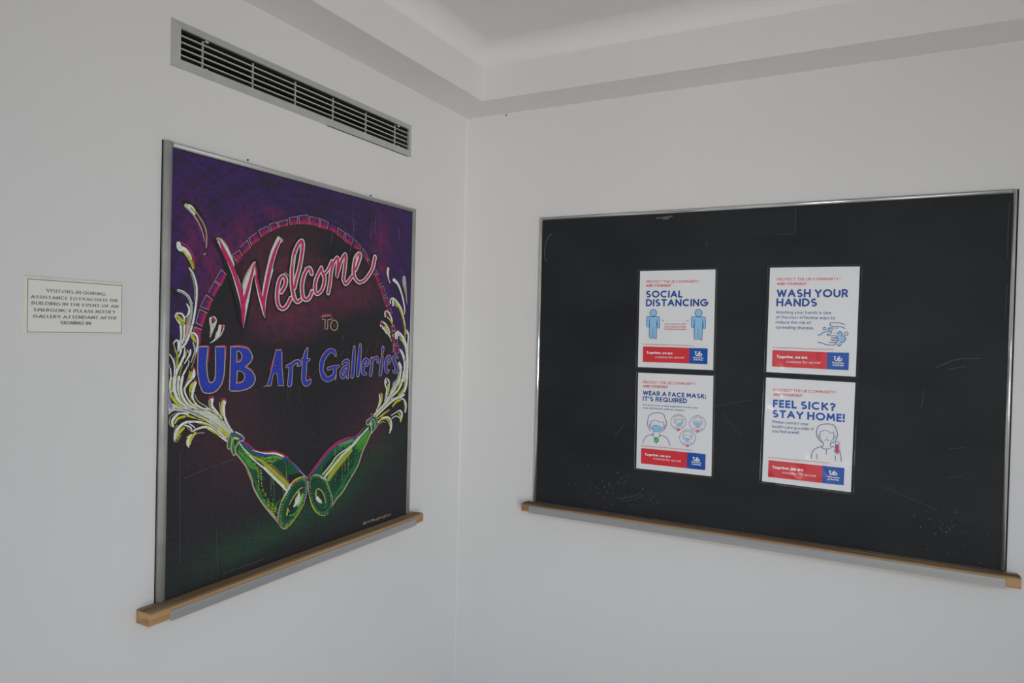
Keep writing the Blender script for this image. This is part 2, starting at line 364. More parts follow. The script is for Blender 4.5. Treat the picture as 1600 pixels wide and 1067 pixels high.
def write(fl, mode, col, wt, H, a, b, text):
    wt *= 1.12 if H > 100 else 1.35
    rel = wt / H
    gap = 0.14 + rel * 1.1 if mode != 'W' else 0.12
    lay, W = layout(text, gap)
    L = math.hypot(b[0] - a[0], b[1] - a[1]) - wt; sx = L / W; ux, uy = (b[0] - a[0]) / (L + wt), (b[1] - a[1]) / (L + wt)
    vx, vy = (-uy, ux); iv = wt / 2; hh = H - wt
    shear = 0.0 if mode in 'XY' or mode == 'Z' else 0.25
    for x, sts in lay:
        for st in sts:
            pts = [((x + p[0]) * sx + iv + p[1] * hh * shear, p[1] * hh + iv) for p in st]
            if mode == 'X' or mode == 'W': ws = [wt] * len(pts)
            else:
                ws = []
                for i in range(len(pts)):
                    p, q = pts[max(0, i - 1)], pts[min(len(pts) - 1, i + 1)]
                    th = math.atan2(q[1] - p[1], q[0] - p[0]); ws.append(wt * (0.42 + 0.75 * abs(math.sin(th - 0.25))))
            # sharp corners: split the line where it turns hard
            seg = [0]
            for i in range(1, len(pts) - 1):
                a1 = math.atan2(pts[i][1] - pts[i - 1][1], pts[i][0] - pts[i - 1][0]); a2 = math.atan2(pts[i + 1][1] - pts[i][1], pts[i + 1][0] - pts[i][0])
                d = abs((a2 - a1 + math.pi) % (2 * math.pi) - math.pi)
                if d > 0.75: seg.append(i)
            seg.append(len(pts) - 1)
            for s0, s1 in zip(seg, seg[1:]):
                sub = []
                for i in range(s0, s1 + 1):
                    w = ws[i]
                    if mode in 'YZ' and i in (s0, s1) and s1 - s0 == 1:
                        p, q = pts[s0], pts[s1]; w = wt * (0.34 + 0.85 * abs(math.sin(math.atan2(q[1] - p[1], q[0] - p[0]) - 0.25)))
                    sub.append((a[0] + ux * pts[i][0] + vx * pts[i][1], a[1] + uy * pts[i][0] + vy * pts[i][1], w))
                cp = mode == 'W' or (mode == 'X' and wt <= 12)
                if mode == 'X' and wt > 12:      # flat ends; square corners where upright and level strokes meet
                    cp = [False, False]; two = s1 - s0 == 1
                    lx, ly = pts[s1][0] - pts[s0][0], pts[s1][1] - pts[s0][1]
                    axis = two and (abs(lx) < 1e-3 * H or abs(ly) < 1e-3 * H)
                    for e, n_, joint in ((0, 1, s0 > 0), (-1, -2, s1 < len(pts) - 1)):
                        (xa, ya, wa), (xb, yb, _) = sub[e], sub[n_]; l = math.hypot(xb - xa, yb - ya) or 1
                        k = 0.5 if axis else (0.32 if two and not joint else 0)
                        sub[e] = (xa - (xb - xa) / l * wa * k, ya - (yb - ya) / l * wa * k, wa)
                        if joint and not axis: cp[e] = True
                    cp = tuple(cp)
                fl.ribbon(sub, col, cap=cp)
            if mode in 'YZ':
                for e, n_ in ((0, 1), (-1, -2)):
                    p, q = pts[e], pts[n_]; dy = abs(q[1] - p[1]); dx = abs(q[0] - p[0])
                    lowhigh = abs(p[1] - iv) < 0.05 * H or abs(p[1] - iv - hh) < 0.05 * H or (mode == 'Y' and abs(p[1] - iv - hh * .68) < .05 * H)
                    if dy > dx * 1.2 and dy + dx > .1 * H and lowhigh:
                        sl = wt * 1.15; yy = p[1]
                        q0 = (p[0] - sl, yy); q1 = (p[0] + sl, yy)
                        fl.ribbon([(a[0] + ux * r[0] + vx * r[1], a[1] + uy * r[0] + vy * r[1], wt * 0.42) for r in (q0, q1)], col, cap=False)

def ub_logo(fl, col, p, q):
    x0, y1 = p[0], p[1]; x1, y0 = q[0], q[1]; w = (x1 - x0); h = abs(y1 - y0); b = min(y0, y1); t = b + h
    X = lambda u: x0 + u * w
    Y = lambda v: b + v * h
    lw = 0.13 * w
    def s(pts, k=1.0): fl.ribbon([(X(u), Y(v), lw * k) for u, v in pts], col, cap=False)
    # an interlocked U and B with slab serifs
    s([(0.0, .93), (.30, .93)], .7); s([(.15, .93), (.15, .55)] + [(.15 + .17 * (1 - math.cos(a)), .52 - .40 * math.sin(a)) for a in np.linspace(.1, math.pi - .1, 8)] + [(.49, .62)])
    s([(.36, .62), (.60, .62)], .7)
    s([(.50, .96), (.74, .96)], .7); s([(.62, .96), (.62, .08)]); s([(.50, .06), (.76, .06)], .7)
    s([(.62, .62)] + [(.74 + .2 * math.sin(a), .36 + .26 * math.cos(a)) for a in np.linspace(0, math.pi, 8)] + [(.62, .08)])

def brick(fl, pts):
    P = [p[:2] for p in pts]; c = [sum(p[k] for p in P) / 4 for k in (0, 1)]
    fl.fill([(c[0] + (p[0] - c[0]) * 1.16, c[1] + (p[1] - c[1]) * 1.16) for p in P], PAL['black'])
    fl.fill(P, PAL['paint'])
    o0, i0, i1, o1 = [Vector(p) for p in P]
    hgt = (o0 - i0).length; L = (i1 - i0).length
    up = ((o0 + o1) / 2 - (i0 + i1) / 2)
    w = hgt * 0.36
    e = up * 0.18
    fl.ribbon([(i0.x + e.x, i0.y + e.y, w), (i1.x + e.x, i1.y + e.y, w * 1.1)], PAL['crimson'], cap=False)
    k = random.randint(2, 5)
    s0 = random.uniform(0.1, 0.5)
    for j in range(k):
        t = s0 + j * 0.11
        if t > 0.92: break
        p = i0.lerp(i1, t) + up * 0.25; q = i0.lerp(i1, min(0.97, t + random.uniform(-.08, .1))) + up * random.uniform(0.55, 0.85)
        fl.ribbon([(p.x, p.y, L * 0.07), (q.x, q.y, L * 0.05)], PAL['paint2'] if j % 2 else PAL['crimson'])
    for a, b, ww in ((o0, o1, 12), (o0, i0, 16), (o1, i1, 14)):
        if random.random() < 0.9:
            fl.ribbon([(a.x, a.y, ww), (b.x, b.y, ww * 0.8)], PAL['beige'], cap=True)

def draw(fl, lines, halo=False):
    rnd = random.Random(3)
    for lno in lines:
        tk = lno.split(); k = tk[0]
        if k == 'S' and halo and tk[1] == 'white':
            P = smooth([parse(t) for t in tk[2:]]); fl.ribbon([(p[0], p[1], p[2] + 16) for p in P], PAL['black'])
        if k == 'S': fl.ribbon(smooth([parse(t) for t in tk[2:]]), PAL[tk[1]])
        elif k == 'O': fl.ribbon(smooth([parse(t) for t in tk[2:]], True), PAL[tk[1]], closed=True)
        elif k == 'F': fl.fill(smooth([parse(t) for t in tk[2:]], True), PAL[tk[1]])
        elif k == 'K': brick(fl, [parse(t) for t in tk[1:]])
        elif k == 'N':
            P = smooth([parse(t) for t in tk[4:]]); r = float(tk[2]); n = int(tk[3]); jit = r * 0.8 if n > 4 else 0; r *= 0.85 if n > 4 else 1
            for i in range(n):
                t = (len(P) - 1) * i / max(1, n - 1); j = min(int(t), len(P) - 2); u = t - j
                x = P[j][0] * (1 - u) + P[j + 1][0] * u + rnd.uniform(-jit, jit); y = P[j][1] * (1 - u) + P[j + 1][1] * u + rnd.uniform(-jit, jit)
                rr = r * rnd.uniform(0.75, 1.25)
                fl.add([(x + rr * math.cos(a), y + rr * math.sin(a) * 1.1) for a in (0, 1.05, 2.1, 3.14, 4.19, 5.24)], [(0, 1, 2, 3, 4, 5)], PAL[tk[1]])
        elif k == 'R':      # short dabs of paint scattered inside an outline
            P = [p[:2] for p in smooth([parse(t) for t in tk[4:]], True)]; w = float(tk[2]); n = int(tk[3])
            xs = [p[0] for p in P]; ys = [p[1] for p in P]; tries = 0
            while n > 0 and tries < 4000:
                tries += 1; x = rnd.uniform(min(xs), max(xs)); y = rnd.uniform(min(ys), max(ys)); ins = False
                for (ax, ay), (bx, by) in zip(P, P[1:] + P[:1]):
                    if (ay > y) != (by > y) and x < (bx - ax) * (y - ay) / (by - ay) + ax: ins = not ins
                if ins:
                    a = rnd.uniform(-0.9, 0.9) + 0.8; l = w * rnd.uniform(.4, 2.0); n -= 1
                    fl.ribbon([(x, y, w * .9), (x + l * math.cos(a), y + l * math.sin(a), w * .6)], PAL[tk[1]])
        elif k == 'T':
            P = smooth([parse(t) for t in tk[5:]] if False else [parse(t) for t in tk[5:]], True, 8) if ',' in tk[5] else None
            w = float(tk[2]); ln_ = float(tk[3]); n = int(tk[4])
            cx = sum(p[0] for p in P) / len(P); cy = sum(p[1] for p in P) / len(P)
            for i in range(n):
                p = P[int(len(P) * i / n)]; d = math.hypot(cx - p[0], cy - p[1]); q = (p[0] + (cx - p[0]) / d * ln_, p[1] + (cy - p[1]) / d * ln_ * 0.8)
                fl.ribbon([(p[0], p[1], w), (q[0], q[1], w * 0.7)], PAL[('lolive', 'beige', 'lgreen', 'grey')[i % 4]])
        elif k in 'XYZW':
            a = parse(tk[4]); b = parse(tk[5]); write(fl, k, PAL[tk[1]], float(tk[2]), float(tk[3]), a, b, ' '.join(tk[6:]))
        elif k == 'U': ub_logo(fl, PAL[tk[1]], parse(tk[2]), parse(tk[3]))

DATA = """
G painted_arch
K 1236,6668 1376,6574 1253,6343 1088,6430
K 1071,6406 1226,6334 1069,6090 926,6157
K 874,6116 1044,6021 951,5808 741,5866
K 725,5813 908,5746 801,5461 637,5539
K 614,5443 785,5402 755,5224 566,5296
K 1505,7001 1641,6876 1791,7031 1692,7130
K 1720,7195 1830,7051 2003,7213 1901,7374
K 1949,7419 2032,7263 2261,7427 2165,7575
K 2215,7630 2301,7488 2536,7650 2460,7761
K 2522,7810 2579,7655 2802,7768 2733,7891
K 2777,7897 2823,7780 3064,7856 3061,7998
K 3115,8048 3154,7877 3381,7944 3376,8122
K 3420,8146 3437,7944 3756,7990 3713,8209
K 3774,8184 3780,7985 4099,7978 4118,8185
K 4156,8181 4124,7964 4391,7957 4424,8132
K 4463,8111 4455,7957 4705,7900 4727,8077
K 4767,8046 4746,7869 5005,7765 5026,7971
K 5081,7960 5047,7733 5299,7661 5378,7849
K 5421,7836 5385,7624 5645,7559 5684,7678
K 5768,7636 5706,7498 5927,7327 5978,7438
K 5994,7387 5933,7309 6041,7195 6107,7309
K 6280,7127 6200,7012 6331,6897 6441,6996
K 6325,7111 6199,7067 6202,6978 6405,7028
K 6432,7005 6279,6943 6443,6684 6584,6768
K 6652,6698 6483,6645 6636,6397 6799,6465
K 6850,6400 6651,6356 6792,6120 6939,6177
K 6995,6120 6807,6095 6892,5972 7083,5953
K 7177,5632 7014,5594 7075,5408 7225,5461
K 7194,5580 7033,5562 7086,5455 7235,5473
K 7355,5288 7117,5294 7149,5072 7349,5086
K 7402,5039 7188,5041 7208,4824 7436,4806
S crimson 1623,6820,16 1773,6967,17
S crimson 635,5386,77 721,5326,77 718,5117,71
S pinkw 7103,5317,50 7164,5349,50
S beige 7162,5056,25 7169,4856,25
G splash_left
S black 76,6183,92 206,6064,93
S black 297,7926,89 462,7911,81 631,7824,74 771,7670,60 844,7518,39 883,7346,18
S black 178,7068,65 203,6972,59 334,6915,54 487,6715,50
S black 105,5225,106 96,5048,106
S white 347,7870,45 463,7847,113 565,7762,84 617,7719,34
S beige 582,7786,31 738,7621,42 828,7457,43 858,7284,35 853,7091,24
S crimson 668,7713,17 783,7539,18 838,7370,18 842,7193,17
S grey 340,7855,36 499,7744,32 636,7606,28 742,7430,22 819,7205,14
S black 600,7731,45 705,7572,35 795,7393,14
S yellow 363,7895,42 405,7873,35
S olive 480,7835,40 582,7757,37
S beige 804,6937,24 838,6970,24
S white 209,7086,98 243,7005,118 349,6989,92 449,6913,66 510,6818,33
S crimson 257,7128,28 413,7061,37 515,6942,47 569,6795,42 585,6637,37
S yellow 317,6956,39 434,6840,48 520,6718,50 552,6634,44
S olive 519,6764,51 546,6694,47 555,6637,44
S greygreen 489,6587,34 578,6347,38 607,6174,35 602,5999,24
S white 464,6628,33 558,6520,37 638,6293,44 648,6059,47 608,5736,47 546,5442,50 451,5209,56
S beige 664,6280,14 669,6061,14 633,5737,13
S grey 212,6164,44 334,6128,48 451,6049,55 524,5893,58 524,5704,60 479,5470,58 418,5208,56
S white 211,6178,23 333,6157,22 467,6064,21 545,5923,20
S white 420,5910,23 481,5804,50 450,5687,41 377,5634,18
S white 166,5635,31 205,5707,35 310,5704,42 369,5619,43 363,5511,26
S white 158,5663,22 216,5565,25 274,5495,29 293,5352,34 304,5194,39
S beige 150,5656,12 188,5721,12 293,5732,11
S yellow 201,5664,45 288,5602,55 354,5532,47
S yellow 248,5580,47 298,5509,22
S olive 330,5539,42 349,5395,38 336,5208,33
S greygreen 451,5643,56 437,5513,52 389,5425,48
S orange 435,5614,23 437,5484,23
S white 372,5482,43 361,5194,43
S pinkw 471,5470,56 427,5194,49
S beige 501,5616,33 457,5354,26
S white 1008,5615,105 1037,5526,142 1030,5405,88 990,5248,25
S black 1026,5615,39 1042,5541,39
S crimson 1052,5654,56 1071,5602,61 1072,5542,18
S white 1060,5677,26 1124,5626,28 1121,5528,28 1066,5421,28
S beige 964,5629,18 992,5525,18 981,5255,18
S white 1300,5486,52 1238,5393,114 1176,5302,97 1115,5203,35
S crimson 1309,5493,44 1292,5409,58 1257,5348,18
S white 1327,5501,18 1329,5410,18 1267,5302,18
S white 1023,5467,59 1025,5367,43 983,5266,14
S beige 1010,5416,15 991,5254,15
S white 1233,5470,81 1206,5331,74 1133,5217,48 1045,5148,21 986,5123,10
S crimson 1286,5471,51 1251,5357,15
S white 1325,5447,21 1267,5306,20 1134,5192,19
S white 288,5465,49 305,5274,43 294,5130,46 304,4975,49 260,4844,22
S white 383,5467,36 373,5274,36 335,5118,35
S pinkw 452,5468,50 428,5299,43 389,5166,35
S olive 335,5454,19 325,5298,19
S white 549,5470,50 497,5299,49 417,5130,48 337,5034,47
S white 154,5136,38 206,5184,29 257,5118,66 256,5023,59 238,4946,16
S beige 134,5131,24 162,5036,24 183,4976,24
S black 173,5136,21 202,5059,21
S olive 176,4988,39 225,4880,47 228,4737,48 205,4583,40
S white 531,5324,32 615,5319,41 681,5228,48 686,5093,47 658,4934,43
S yellow 539,5288,53 596,5203,75 640,5142,27
S grey 584,5130,36 629,4971,40 583,4837,31 543,4729,20
S beige 659,4909,23 606,4751,20 552,4619,17
S white 392,5040,16 381,4877,47 303,4711,57 225,4570,65 188,4429,67 186,4179,72
S white 524,4990,28 519,4911,47 452,4792,33 385,4709,16
S pinkw 448,4979,34 490,4924,34
S olive 421,4937,36 417,4829,25
S white 52,4907,18 134,4787,31 170,4644,32 167,4477,37 137,4313,45 126,4183,59
S beige 166,4834,11 190,4631,11
S olive 344,4674,25 293,4520,25 262,4378,24
S white 493,4778,14 482,4682,28 388,4528,38 317,4375,49 327,4170,60
S beige 508,4742,14 416,4539,14
S crimson 553,4607,42 623,4610,38 656,4517,27
S white 609,4580,34 611,4483,85 571,4399,69 462,4307,49 396,4166,47
S yellow 554,4534,39 521,4438,51 516,4365,28
S beige 512,4560,17 474,4391,17 368,4192,17
S crimson 656,4370,39 678,4345,39
S white 657,4334,51 616,4262,100 604,4153,85
S yellow 587,4288,57 541,4157,71
S white 78,4623,31 94,4445,32 85,4268,32
S lilac 50,4695,34 72,4599,13
S olive 128,4432,32 131,4265,32 80,4185,32
S orange 276,4377,11 273,4186,11
F body 41,3934! 152,3925 266,3873 397,3833 598,3787 890,3778 1140,3651 1363,3462 1516,3292 1613,3180! 1520,3121! 1428,3085 1221,3263 931,3490 652,3636 432,3729 187,3779 61,3712!
S lilac 45,4146,53 72,3974,65 106,3857,77
S white 94,4455,38 74,4271,40 118,4070,46 232,3933,49 397,3833,48 598,3787,49
S yellow 93,4128,39 150,4025,65 249,3917,51 397,3833,23
S olive 127,4382,32 91,4214,32
S white 182,4451,71 170,4223,69 247,4018,65 396,3891,58 597,3802,52 855,3751,44
S greygreen 230,4434,26 235,4176,27 345,3968,28 513,3853,29
S white 270,4447,55 259,4218,54 319,4042,52 445,3902,49 631,3799,49
S olive 292,4187,32 328,4027,37 428,3918,36 563,3834,32
S white 352,4443,59 323,4257,57 343,4098,54 428,3947,51 563,3834,47 786,3772,44
S beige 280,4375,16 276,4174,16
S orange 406,4224,14 442,4077,14 561,3937,14
S white 568,4390,43 422,4237,41 416,4122,38 510,3955,36 647,3842,35 873,3749,35
S yellow 461,3930,23 580,3848,23 785,3779,23
S white 654,4327,75 599,4139,61 593,4008,48 681,3869,38 855,3766,35 1032,3721,33
S yellow 595,4301,57 555,4244,77 523,4173,27
S olive 523,4144,20 542,4026,19 646,3901,18
S crimson 645,4364,39 671,4344,39
S beige 643,4063,22 731,3924,22 924,3805,23 1067,3718,24
S white 925,3775,30 1140,3666,30 1325,3512,31
S grey 565,3732,32 789,3623,32 1037,3479,33 1330,3312,34 1482,3172,35
S white 399,3746,20 617,3683,20 894,3553,21 1182,3389,21
S greygreen 186,3822,17 448,3771,17 719,3674,17 1000,3528,18
S yellow 702,3646,20 930,3505,33 1146,3377,21
S yellow 1146,3392,30 1312,3314,46 1387,3229,79 1492,3124,73
S grey 1038,3419,45 1221,3293,46 1408,3134,47
S olive 1014,3722,24 1104,3669,24 1215,3568,25 1308,3483,25
S white 1308,3452,29 1441,3315,29 1557,3178,29
S black 1032,3691,15 1123,3637,15
S grey 108,3772,28 170,3823,27 283,3814,26
S white 61,3733,22 155,3811,21 219,3805,20
S beige 284,3749,18 110,3679,19 78,3533,18 178,3444,17
S white 499,3686,35 318,3717,38 190,3650,58 136,3556,58 169,3474,33
S yellow 417,3643,45 271,3621,56 200,3535,39
S yellow 467,3660,43 653,3592,32
S beige 653,3592,17 860,3512,18
S black 270,3650,12 351,3678,12
S white 671,3516,44 453,3523,51 307,3452,62 220,3332,63 199,3198,39
S white 654,3518,43 861,3467,46 1075,3355,49 1315,3176,49 1467,3011,41
S beige 241,3487,17 180,3322,16 191,3178,15 264,3169,16 343,3275,17
S yellow 397,3413,56 293,3324,67 247,3221,44
S olive 740,3472,20 932,3422,26 1148,3301,26 1259,3197,19
S black 439,3409,15 488,3418,15
S white 421,3469,28 555,3411,35 591,3319,29
S white 520,3495,23 631,3417,24 675,3346,25
S beige 472,3420,12 557,3337,12
S white 591,3319,25 726,3363,42 898,3381,50 1076,3309,50 1279,3149,43 1457,3012,31
S yellow 934,3355,21 1150,3233,36 1334,3120,18
S white 576,3233,76 503,3124,75 521,3027,39
S yellow 668,3281,59 577,3174,66 549,3067,35
S beige 883,3263,18 693,3263,19 594,3157,21
S beige 468,3172,13 470,3070,13 530,2997,12
S yellow 484,3214,36 542,3251,36
S white 1062,3944,89 1065,3808,57 1194,3661,42 1307,3529,32
S beige 992,3934,28 994,3829,27 1049,3749,26
S crimson 999,3979,47 1088,3995,53
S olive 1027,3917,21 1029,3856,21
S white 1373,3876,101 1357,3739,70 1399,3504,49 1497,3325,40 1604,3196,33
S beige 1254,3854,29 1275,3700,28 1325,3542,28
S yellow 1318,3865,48 1307,3697,42 1333,3588,36
S crimson 1289,3920,46 1381,3924,52 1428,3872,26
S beige 1427,3517,14 1525,3337,13 1632,3201,13
G splash_right
S white 6849,7191,95 6831,7089,92 6872,6924,48 6944,6794,21
S white 7105,6908,104 7303,6803,85 7451,6606,74 7575,6353,67 7657,6078,52 7642,5938,23
S crimson 7062,6930,28 7103,6942,28
S grey 7595,6980,161 7615,6825,172 7680,6621,97 7732,6396,46 7781,6241,17
S olive 7588,6771,55 7666,6602,56 7716,6448,57
S white 6977,6238,59 6987,6340,48 7123,6373,51 7323,6254,68 7499,6072,77 7592,5867,72 7689,5590,68 7711,5397,81
S yellow 7168,6272,47 7383,6136,62 7533,5934,69 7626,5728,64 7710,5415,57
S white 7098,6312,83 7102,6193,83
S beige 7157,6195,26 7298,6150,26
S white 6761,5858,64 6752,5975,54 6878,5988,50 7004,5866,64 7077,5732,56
S crimson 6811,5961,80 6819,5877,80
S white 6842,5844,32 7008,5747,32
S yellow 6938,5796,40 7037,5714,61 7123,5596,24
S white 6572,5586,66 6607,5703,45 6796,5632,55 6921,5508,62 6993,5390,55
S crimson 6557,5635,42 6634,5679,74 6611,5587,52
S white 6638,5570,57 6831,5389,57
S yellow 6718,5572,30 6911,5406,57
S white 6646,5540,61 6769,5466,49 6968,5301,32 7085,5149,13
S white 6837,5581,37 6989,5408,38
S yellow 6777,5580,51 6916,5407,55 7031,5271,30
S olive 7678,5597,68 7698,5400,68 7692,5211,68
S white 7292,5288,150 7313,5396,146 7493,5336,112 7653,5195,117 7765,4990,126 7815,4705,131 7803,4325,142 7805,3897,158
S yellow 7446,5242,38 7604,5133,50 7699,5006,36
S olive 7266,5303,32 7293,5257,32
S black 7416,5366,16 7574,5242,16
S crimson 7211,5434,47 7311,5451,16
S white 7761,5448,108 7857,5354,77 7853,5116,69 7835,4879,106 7850,4482,116 7852,4069,106
S black 7761,5456,30 7776,5417,30
S greygreen 7771,4832,37 7758,4484,37 7743,4169,37
S white 7470,4914,61 7590,4803,104 7702,4581,96 7711,4328,94 7696,4013,94
S black 7723,4706,31 7715,4580,26
S white 7446,4525,90 7527,4397,116 7508,4210,92 7437,4057,72 7340,3922,61
S beige 7409,4494,19 7465,4337,19
S olive 7592,4018,72 7519,3912,105
S yellow 7435,4104,56 7391,3919,76
S olive 7793,4246,69 7766,3899,69
S grey 7311,4032,52 7240,3927,51
S greygreen 7433,4239,84 7382,4068,70 7194,3871,57 7061,3725,49
S grey 7218,3973,60 7115,3739,52 6931,3547,34
S yellow 7400,3964,79 7228,3697,69 7014,3507,60 6830,3351,56
S yellow 7568,4025,95 7463,3787,109 7285,3659,77 7122,3550,36
S olive 7756,4015,69 7678,3774,66 7455,3613,60
S yellow 7684,3616,41 7541,3590,75
S yellow 7546,3451,56 7349,3413,75 7186,3297,51
S yellow 7071,3451,62 6751,3307,70 6544,3191,71 6443,3100,60
S yellow 7052,3214,24 6785,3119,52 6537,3016,32
S white 7544,4296,74 7456,3995,70 7252,3782,57 7011,3592,61 6750,3358,62 6365,3132,50
S white 7688,4290,86 7624,4074,81 7559,3886,71 7340,3690,55 7094,3569,49 6829,3385,53
S white 7834,4285,129 7818,3924,112 7724,3701,88 7485,3559,61 7124,3499,47
S black 7697,3668,35 7684,3625,35
S white 7714,3596,69 7543,3538,60 7291,3487,51 7072,3400,50 6754,3239,50 6482,3088,46
S grey 7289,3538,33 6964,3391,33 6673,3263,32
S white 7436,4135,38 7357,3983,36 7115,3739,35 7011,3592,36
S white 6806,4062,53 6823,3943,51 6895,3803,53 6862,3585,54 6825,3487,53
S white 6818,4078,48 6885,4109,39 6982,4036,50 7013,3933,56 6978,3747,52 6863,3552,47
S yellow 6959,3918,71 6956,3766,66 6902,3617,32
S crimson 6845,4094,27 6899,4095,27
S white 6860,4042,62 6875,3991,62
S beige 7030,3983,22 7018,3796,22
S white 6580,3672,51 6606,3520,64 6539,3341,51 6452,3224,34
S yellow 6680,3682,58 6678,3514,69 6592,3337,36
S crimson 6605,3720,46 6637,3698,46
S beige 6713,3646,21 6705,3496,21
S white 7573,3492,43 7719,3447,56 7812,3290,85 7790,3089,65
S olive 7721,3403,44 7771,3223,46 7765,3153,47
S white 7140,3044,28 7332,3103,31 7529,3147,45 7633,3042,81 7609,2904,64 7569,2812,29
S white 7157,2956,31 7364,3005,28 7522,2930,29
S yellow 7460,3083,41 7549,2979,62 7568,2838,45
S white 6567,2904,46 6762,3003,49 6977,3008,48 7118,2883,73 7138,2709,95 7074,2571,71
S yellow 6631,2965,31 6897,2973,44 7022,2875,54 7096,2714,30
S beige 6608,2850,24 6739,2904,21 6874,2865,20
S black 7059,2598,27 7074,2580,27
S yellow 6579,2937,27 6747,3055,27
S beige 6248,3167,41 6256,3158,41
G green_bottle_left
F dgreen 1696,2714! 1845,2562 1996,2393 2101,2189 2173,2002 1994,2371 2119,2158 2227,1849 2420,1535 2659,1255 2925,1013! 3117,1344 3290,1652 3563,1828 3862,1811! 3653,1987 3508,2132 3140,2455 2970,2535 2769,2591 2554,2607 2379,2645 2206,2723 2035,2853 1851,2983!
F night 2178,2485! 2319,2302 2571,1932 2263,2085 2608,1613 2829,1369 2983,1338! 3111,1549 3154,1643! 2747,2036 2465,2280 2802,1989 2564,2208 2316,2397
F mgreen 1743,2760! 1845,2562 2013,2390 2217,2278 2319,2302 2248,2394 2109,2549 1939,2733 1787,2925!
F dgreen2 2793,2324! 2992,2406 3180,2364 3221,2244 3244,1870! 3038,2075
S lgreen 1775,2756,40 1875,2663,32 2010,2510,33 2079,2393,44
S lgreen 1842,2681,29 1959,2571,27 2129,2439,24 2284,2307,22
S lgreen 1925,2629,26 2045,2439,25 2181,2350,24
S olive2 1957,2678,18 2074,2608,19 2160,2515,20
S olive2 2045,2425,19 2148,2329,18 2285,2294,18
S lgreen 2417,2504,33 2664,2482,48 2825,2486,50 3029,2414,41
S lgreen 2559,2428,27 2720,2376,24 2882,2422,22
S olive2 2313,2519,16 2470,2469,16 2666,2412,16 2810,2391,17
S mgreen 1869,2914,40 2071,2755,49 2242,2624,49 2416,2545,40
S mgreen 2264,2004,75 2397,1654,96 2614,1380,85 2834,1151,51
S mgreen 2876,1225,46 2916,1385,45 3069,1456,41
S brown 1937,2786,19 2124,2627,24 2313,2533,25 2470,2469,21
S olive 1937,2786,19 2142,2598,46 2418,2449,70 2634,2252,102 2855,2035,134 3140,1746,153
S olive 2677,2263,154 2898,2077,144 3125,1870,129 3253,1727,108
S lolive 2314,2506,13 2489,2425,14 2724,2224,14 2928,2037,14 3215,1761,15
S lolive 2786,2196,13 3010,2025,14 3264,1760,14
S white 1779,2952,25 1938,2760,27 2143,2558,31 2316,2411,35 2564,2222,41 2802,2003,50 3102,1743,60
S white 2507,2273,57 2746,2052,58 2970,1846,55 3176,1648,49
S brown2 2560,2394,17 2741,2255,24 2964,2066,28 3244,1849,29
S brown2 2719,2290,34 2964,2083,33 3193,1875,33 3298,1762,33
S blue 1852,2950,34 2036,2806,32 2155,2717,27 2276,2626,45 2450,2581,40 2644,2546,27
S crimson 1859,2982,31 2035,2867,39 2206,2737,32 2379,2659,32 2554,2635,40 2768,2612,46 2970,2542,46 3230,2399,42
S crimson 3225,2373,35 3555,2107,34 3702,1944,34 3887,1789,36
S white 2155,2730,16 2310,2669,18 2537,2603,28 2769,2570,41 2934,2519,46 3084,2448,33
S blue 3103,2432,43 3231,2342,43
S blue2 3365,2258,47 3605,2029,40 3825,1835,37
S lilac 3580,2051,25 3874,1809,25
S beige2 1696,2727,35 1845,2562,37 1980,2395,40 2101,2189,43 2173,2002,44 1994,2371,45 2119,2158,44 2206,1885,43 2399,1572,40 2659,1255,39 2927,962,39 3087,773,36 3223,733,36
S beige 2034,2332,22 2162,2054,22 2250,1780,21 2507,1435,20 2902,1052,20
N yellow 14 15 2319,2303 2361,1824
N yellow 15 14 2403,2257 2443,1874 2565,1638
N lolive 10 12 2704,2043 2725,1607
N lolive 10 10 2792,1944 2825,1504
N lolive 10 9 3173,2185 3191,1926
N lolive 10 5 3086,1673 3089,1554
N yellow 13 12 2504,1534 2636,1343 2768,1215
N yellow 13 12 2611,1463 2765,1316 2876,1225
N yellow 12 10 2763,1416 2852,1297 2855,1196
N lgreen 13 12 2631,1542 2763,1383 2812,1172
N lolive 10 9 2317,2356 2392,2100 2346,1890
N yellow 14 7 2387,2318 2419,2095 2450,1871
N lolive 11 6 2729,2043 2807,1807
N lolive 10 10 3085,2406 3166,2181 3172,1939
N olive2 9 14 2179,2458 2249,2340 2286,2253
N lolive 8 14 2844,2483 2918,2445 3010,2417
R lgreen 21 46 1759,2771 1856,2758 2074,2608 2318,2329 2268,2256 2115,2307 1928,2510
R olive2 16 26 1759,2771 1856,2758 2074,2608 2318,2329 2268,2256 2115,2307 1928,2510
R olive2 18 40 2209,2615 2556,2525 2824,2528 3066,2423 2919,2374 2703,2351 2453,2444
R lolive 14 20 2381,2564 2735,2513 3029,2414 2702,2365
R lgreen 23 40 2328,1911 2543,1658 2849,1432 2879,1124 2548,1460 2333,1731
R yellow 19 16 2503,1568 2831,1302 2856,1146 2614,1347
F dgreen 2948,1008 2985,1270 3135,1511 3288,1721 3515,1853 3728,1878 3863,1758 3859,1494 3770,1212 3585,1005 3335,819 3155,757 2995,862
F night 3123,1105 3206,1360 3383,1583 3613,1714 3756,1706 3785,1525 3720,1292 3536,1085 3309,928 3173,924
O dgreen2 3191,1090,116 3253,1317,120 3408,1509,115 3638,1658,99 3736,1587,115 3694,1367,125 3534,1155,119 3330,992,112 3217,948,82
S yellow 3281,1105,23 3300,1273,35 3411,1423,35 3593,1579,29 3711,1609,20
S yellow 3215,1051,47 3245,1199,33
S body 3440,1210,47 3531,1295,146 3563,1393,171 3583,1511,73
S white 3463,1205,34 3576,1356,42 3597,1439,49
S lolive 3716,1451,50 3649,1289,64 3557,1185,39
S olive2 3594,1544,39 3527,1435,39
S lgreen 3307,1014,30 3491,1026,36 3674,1231,40 3741,1393,40
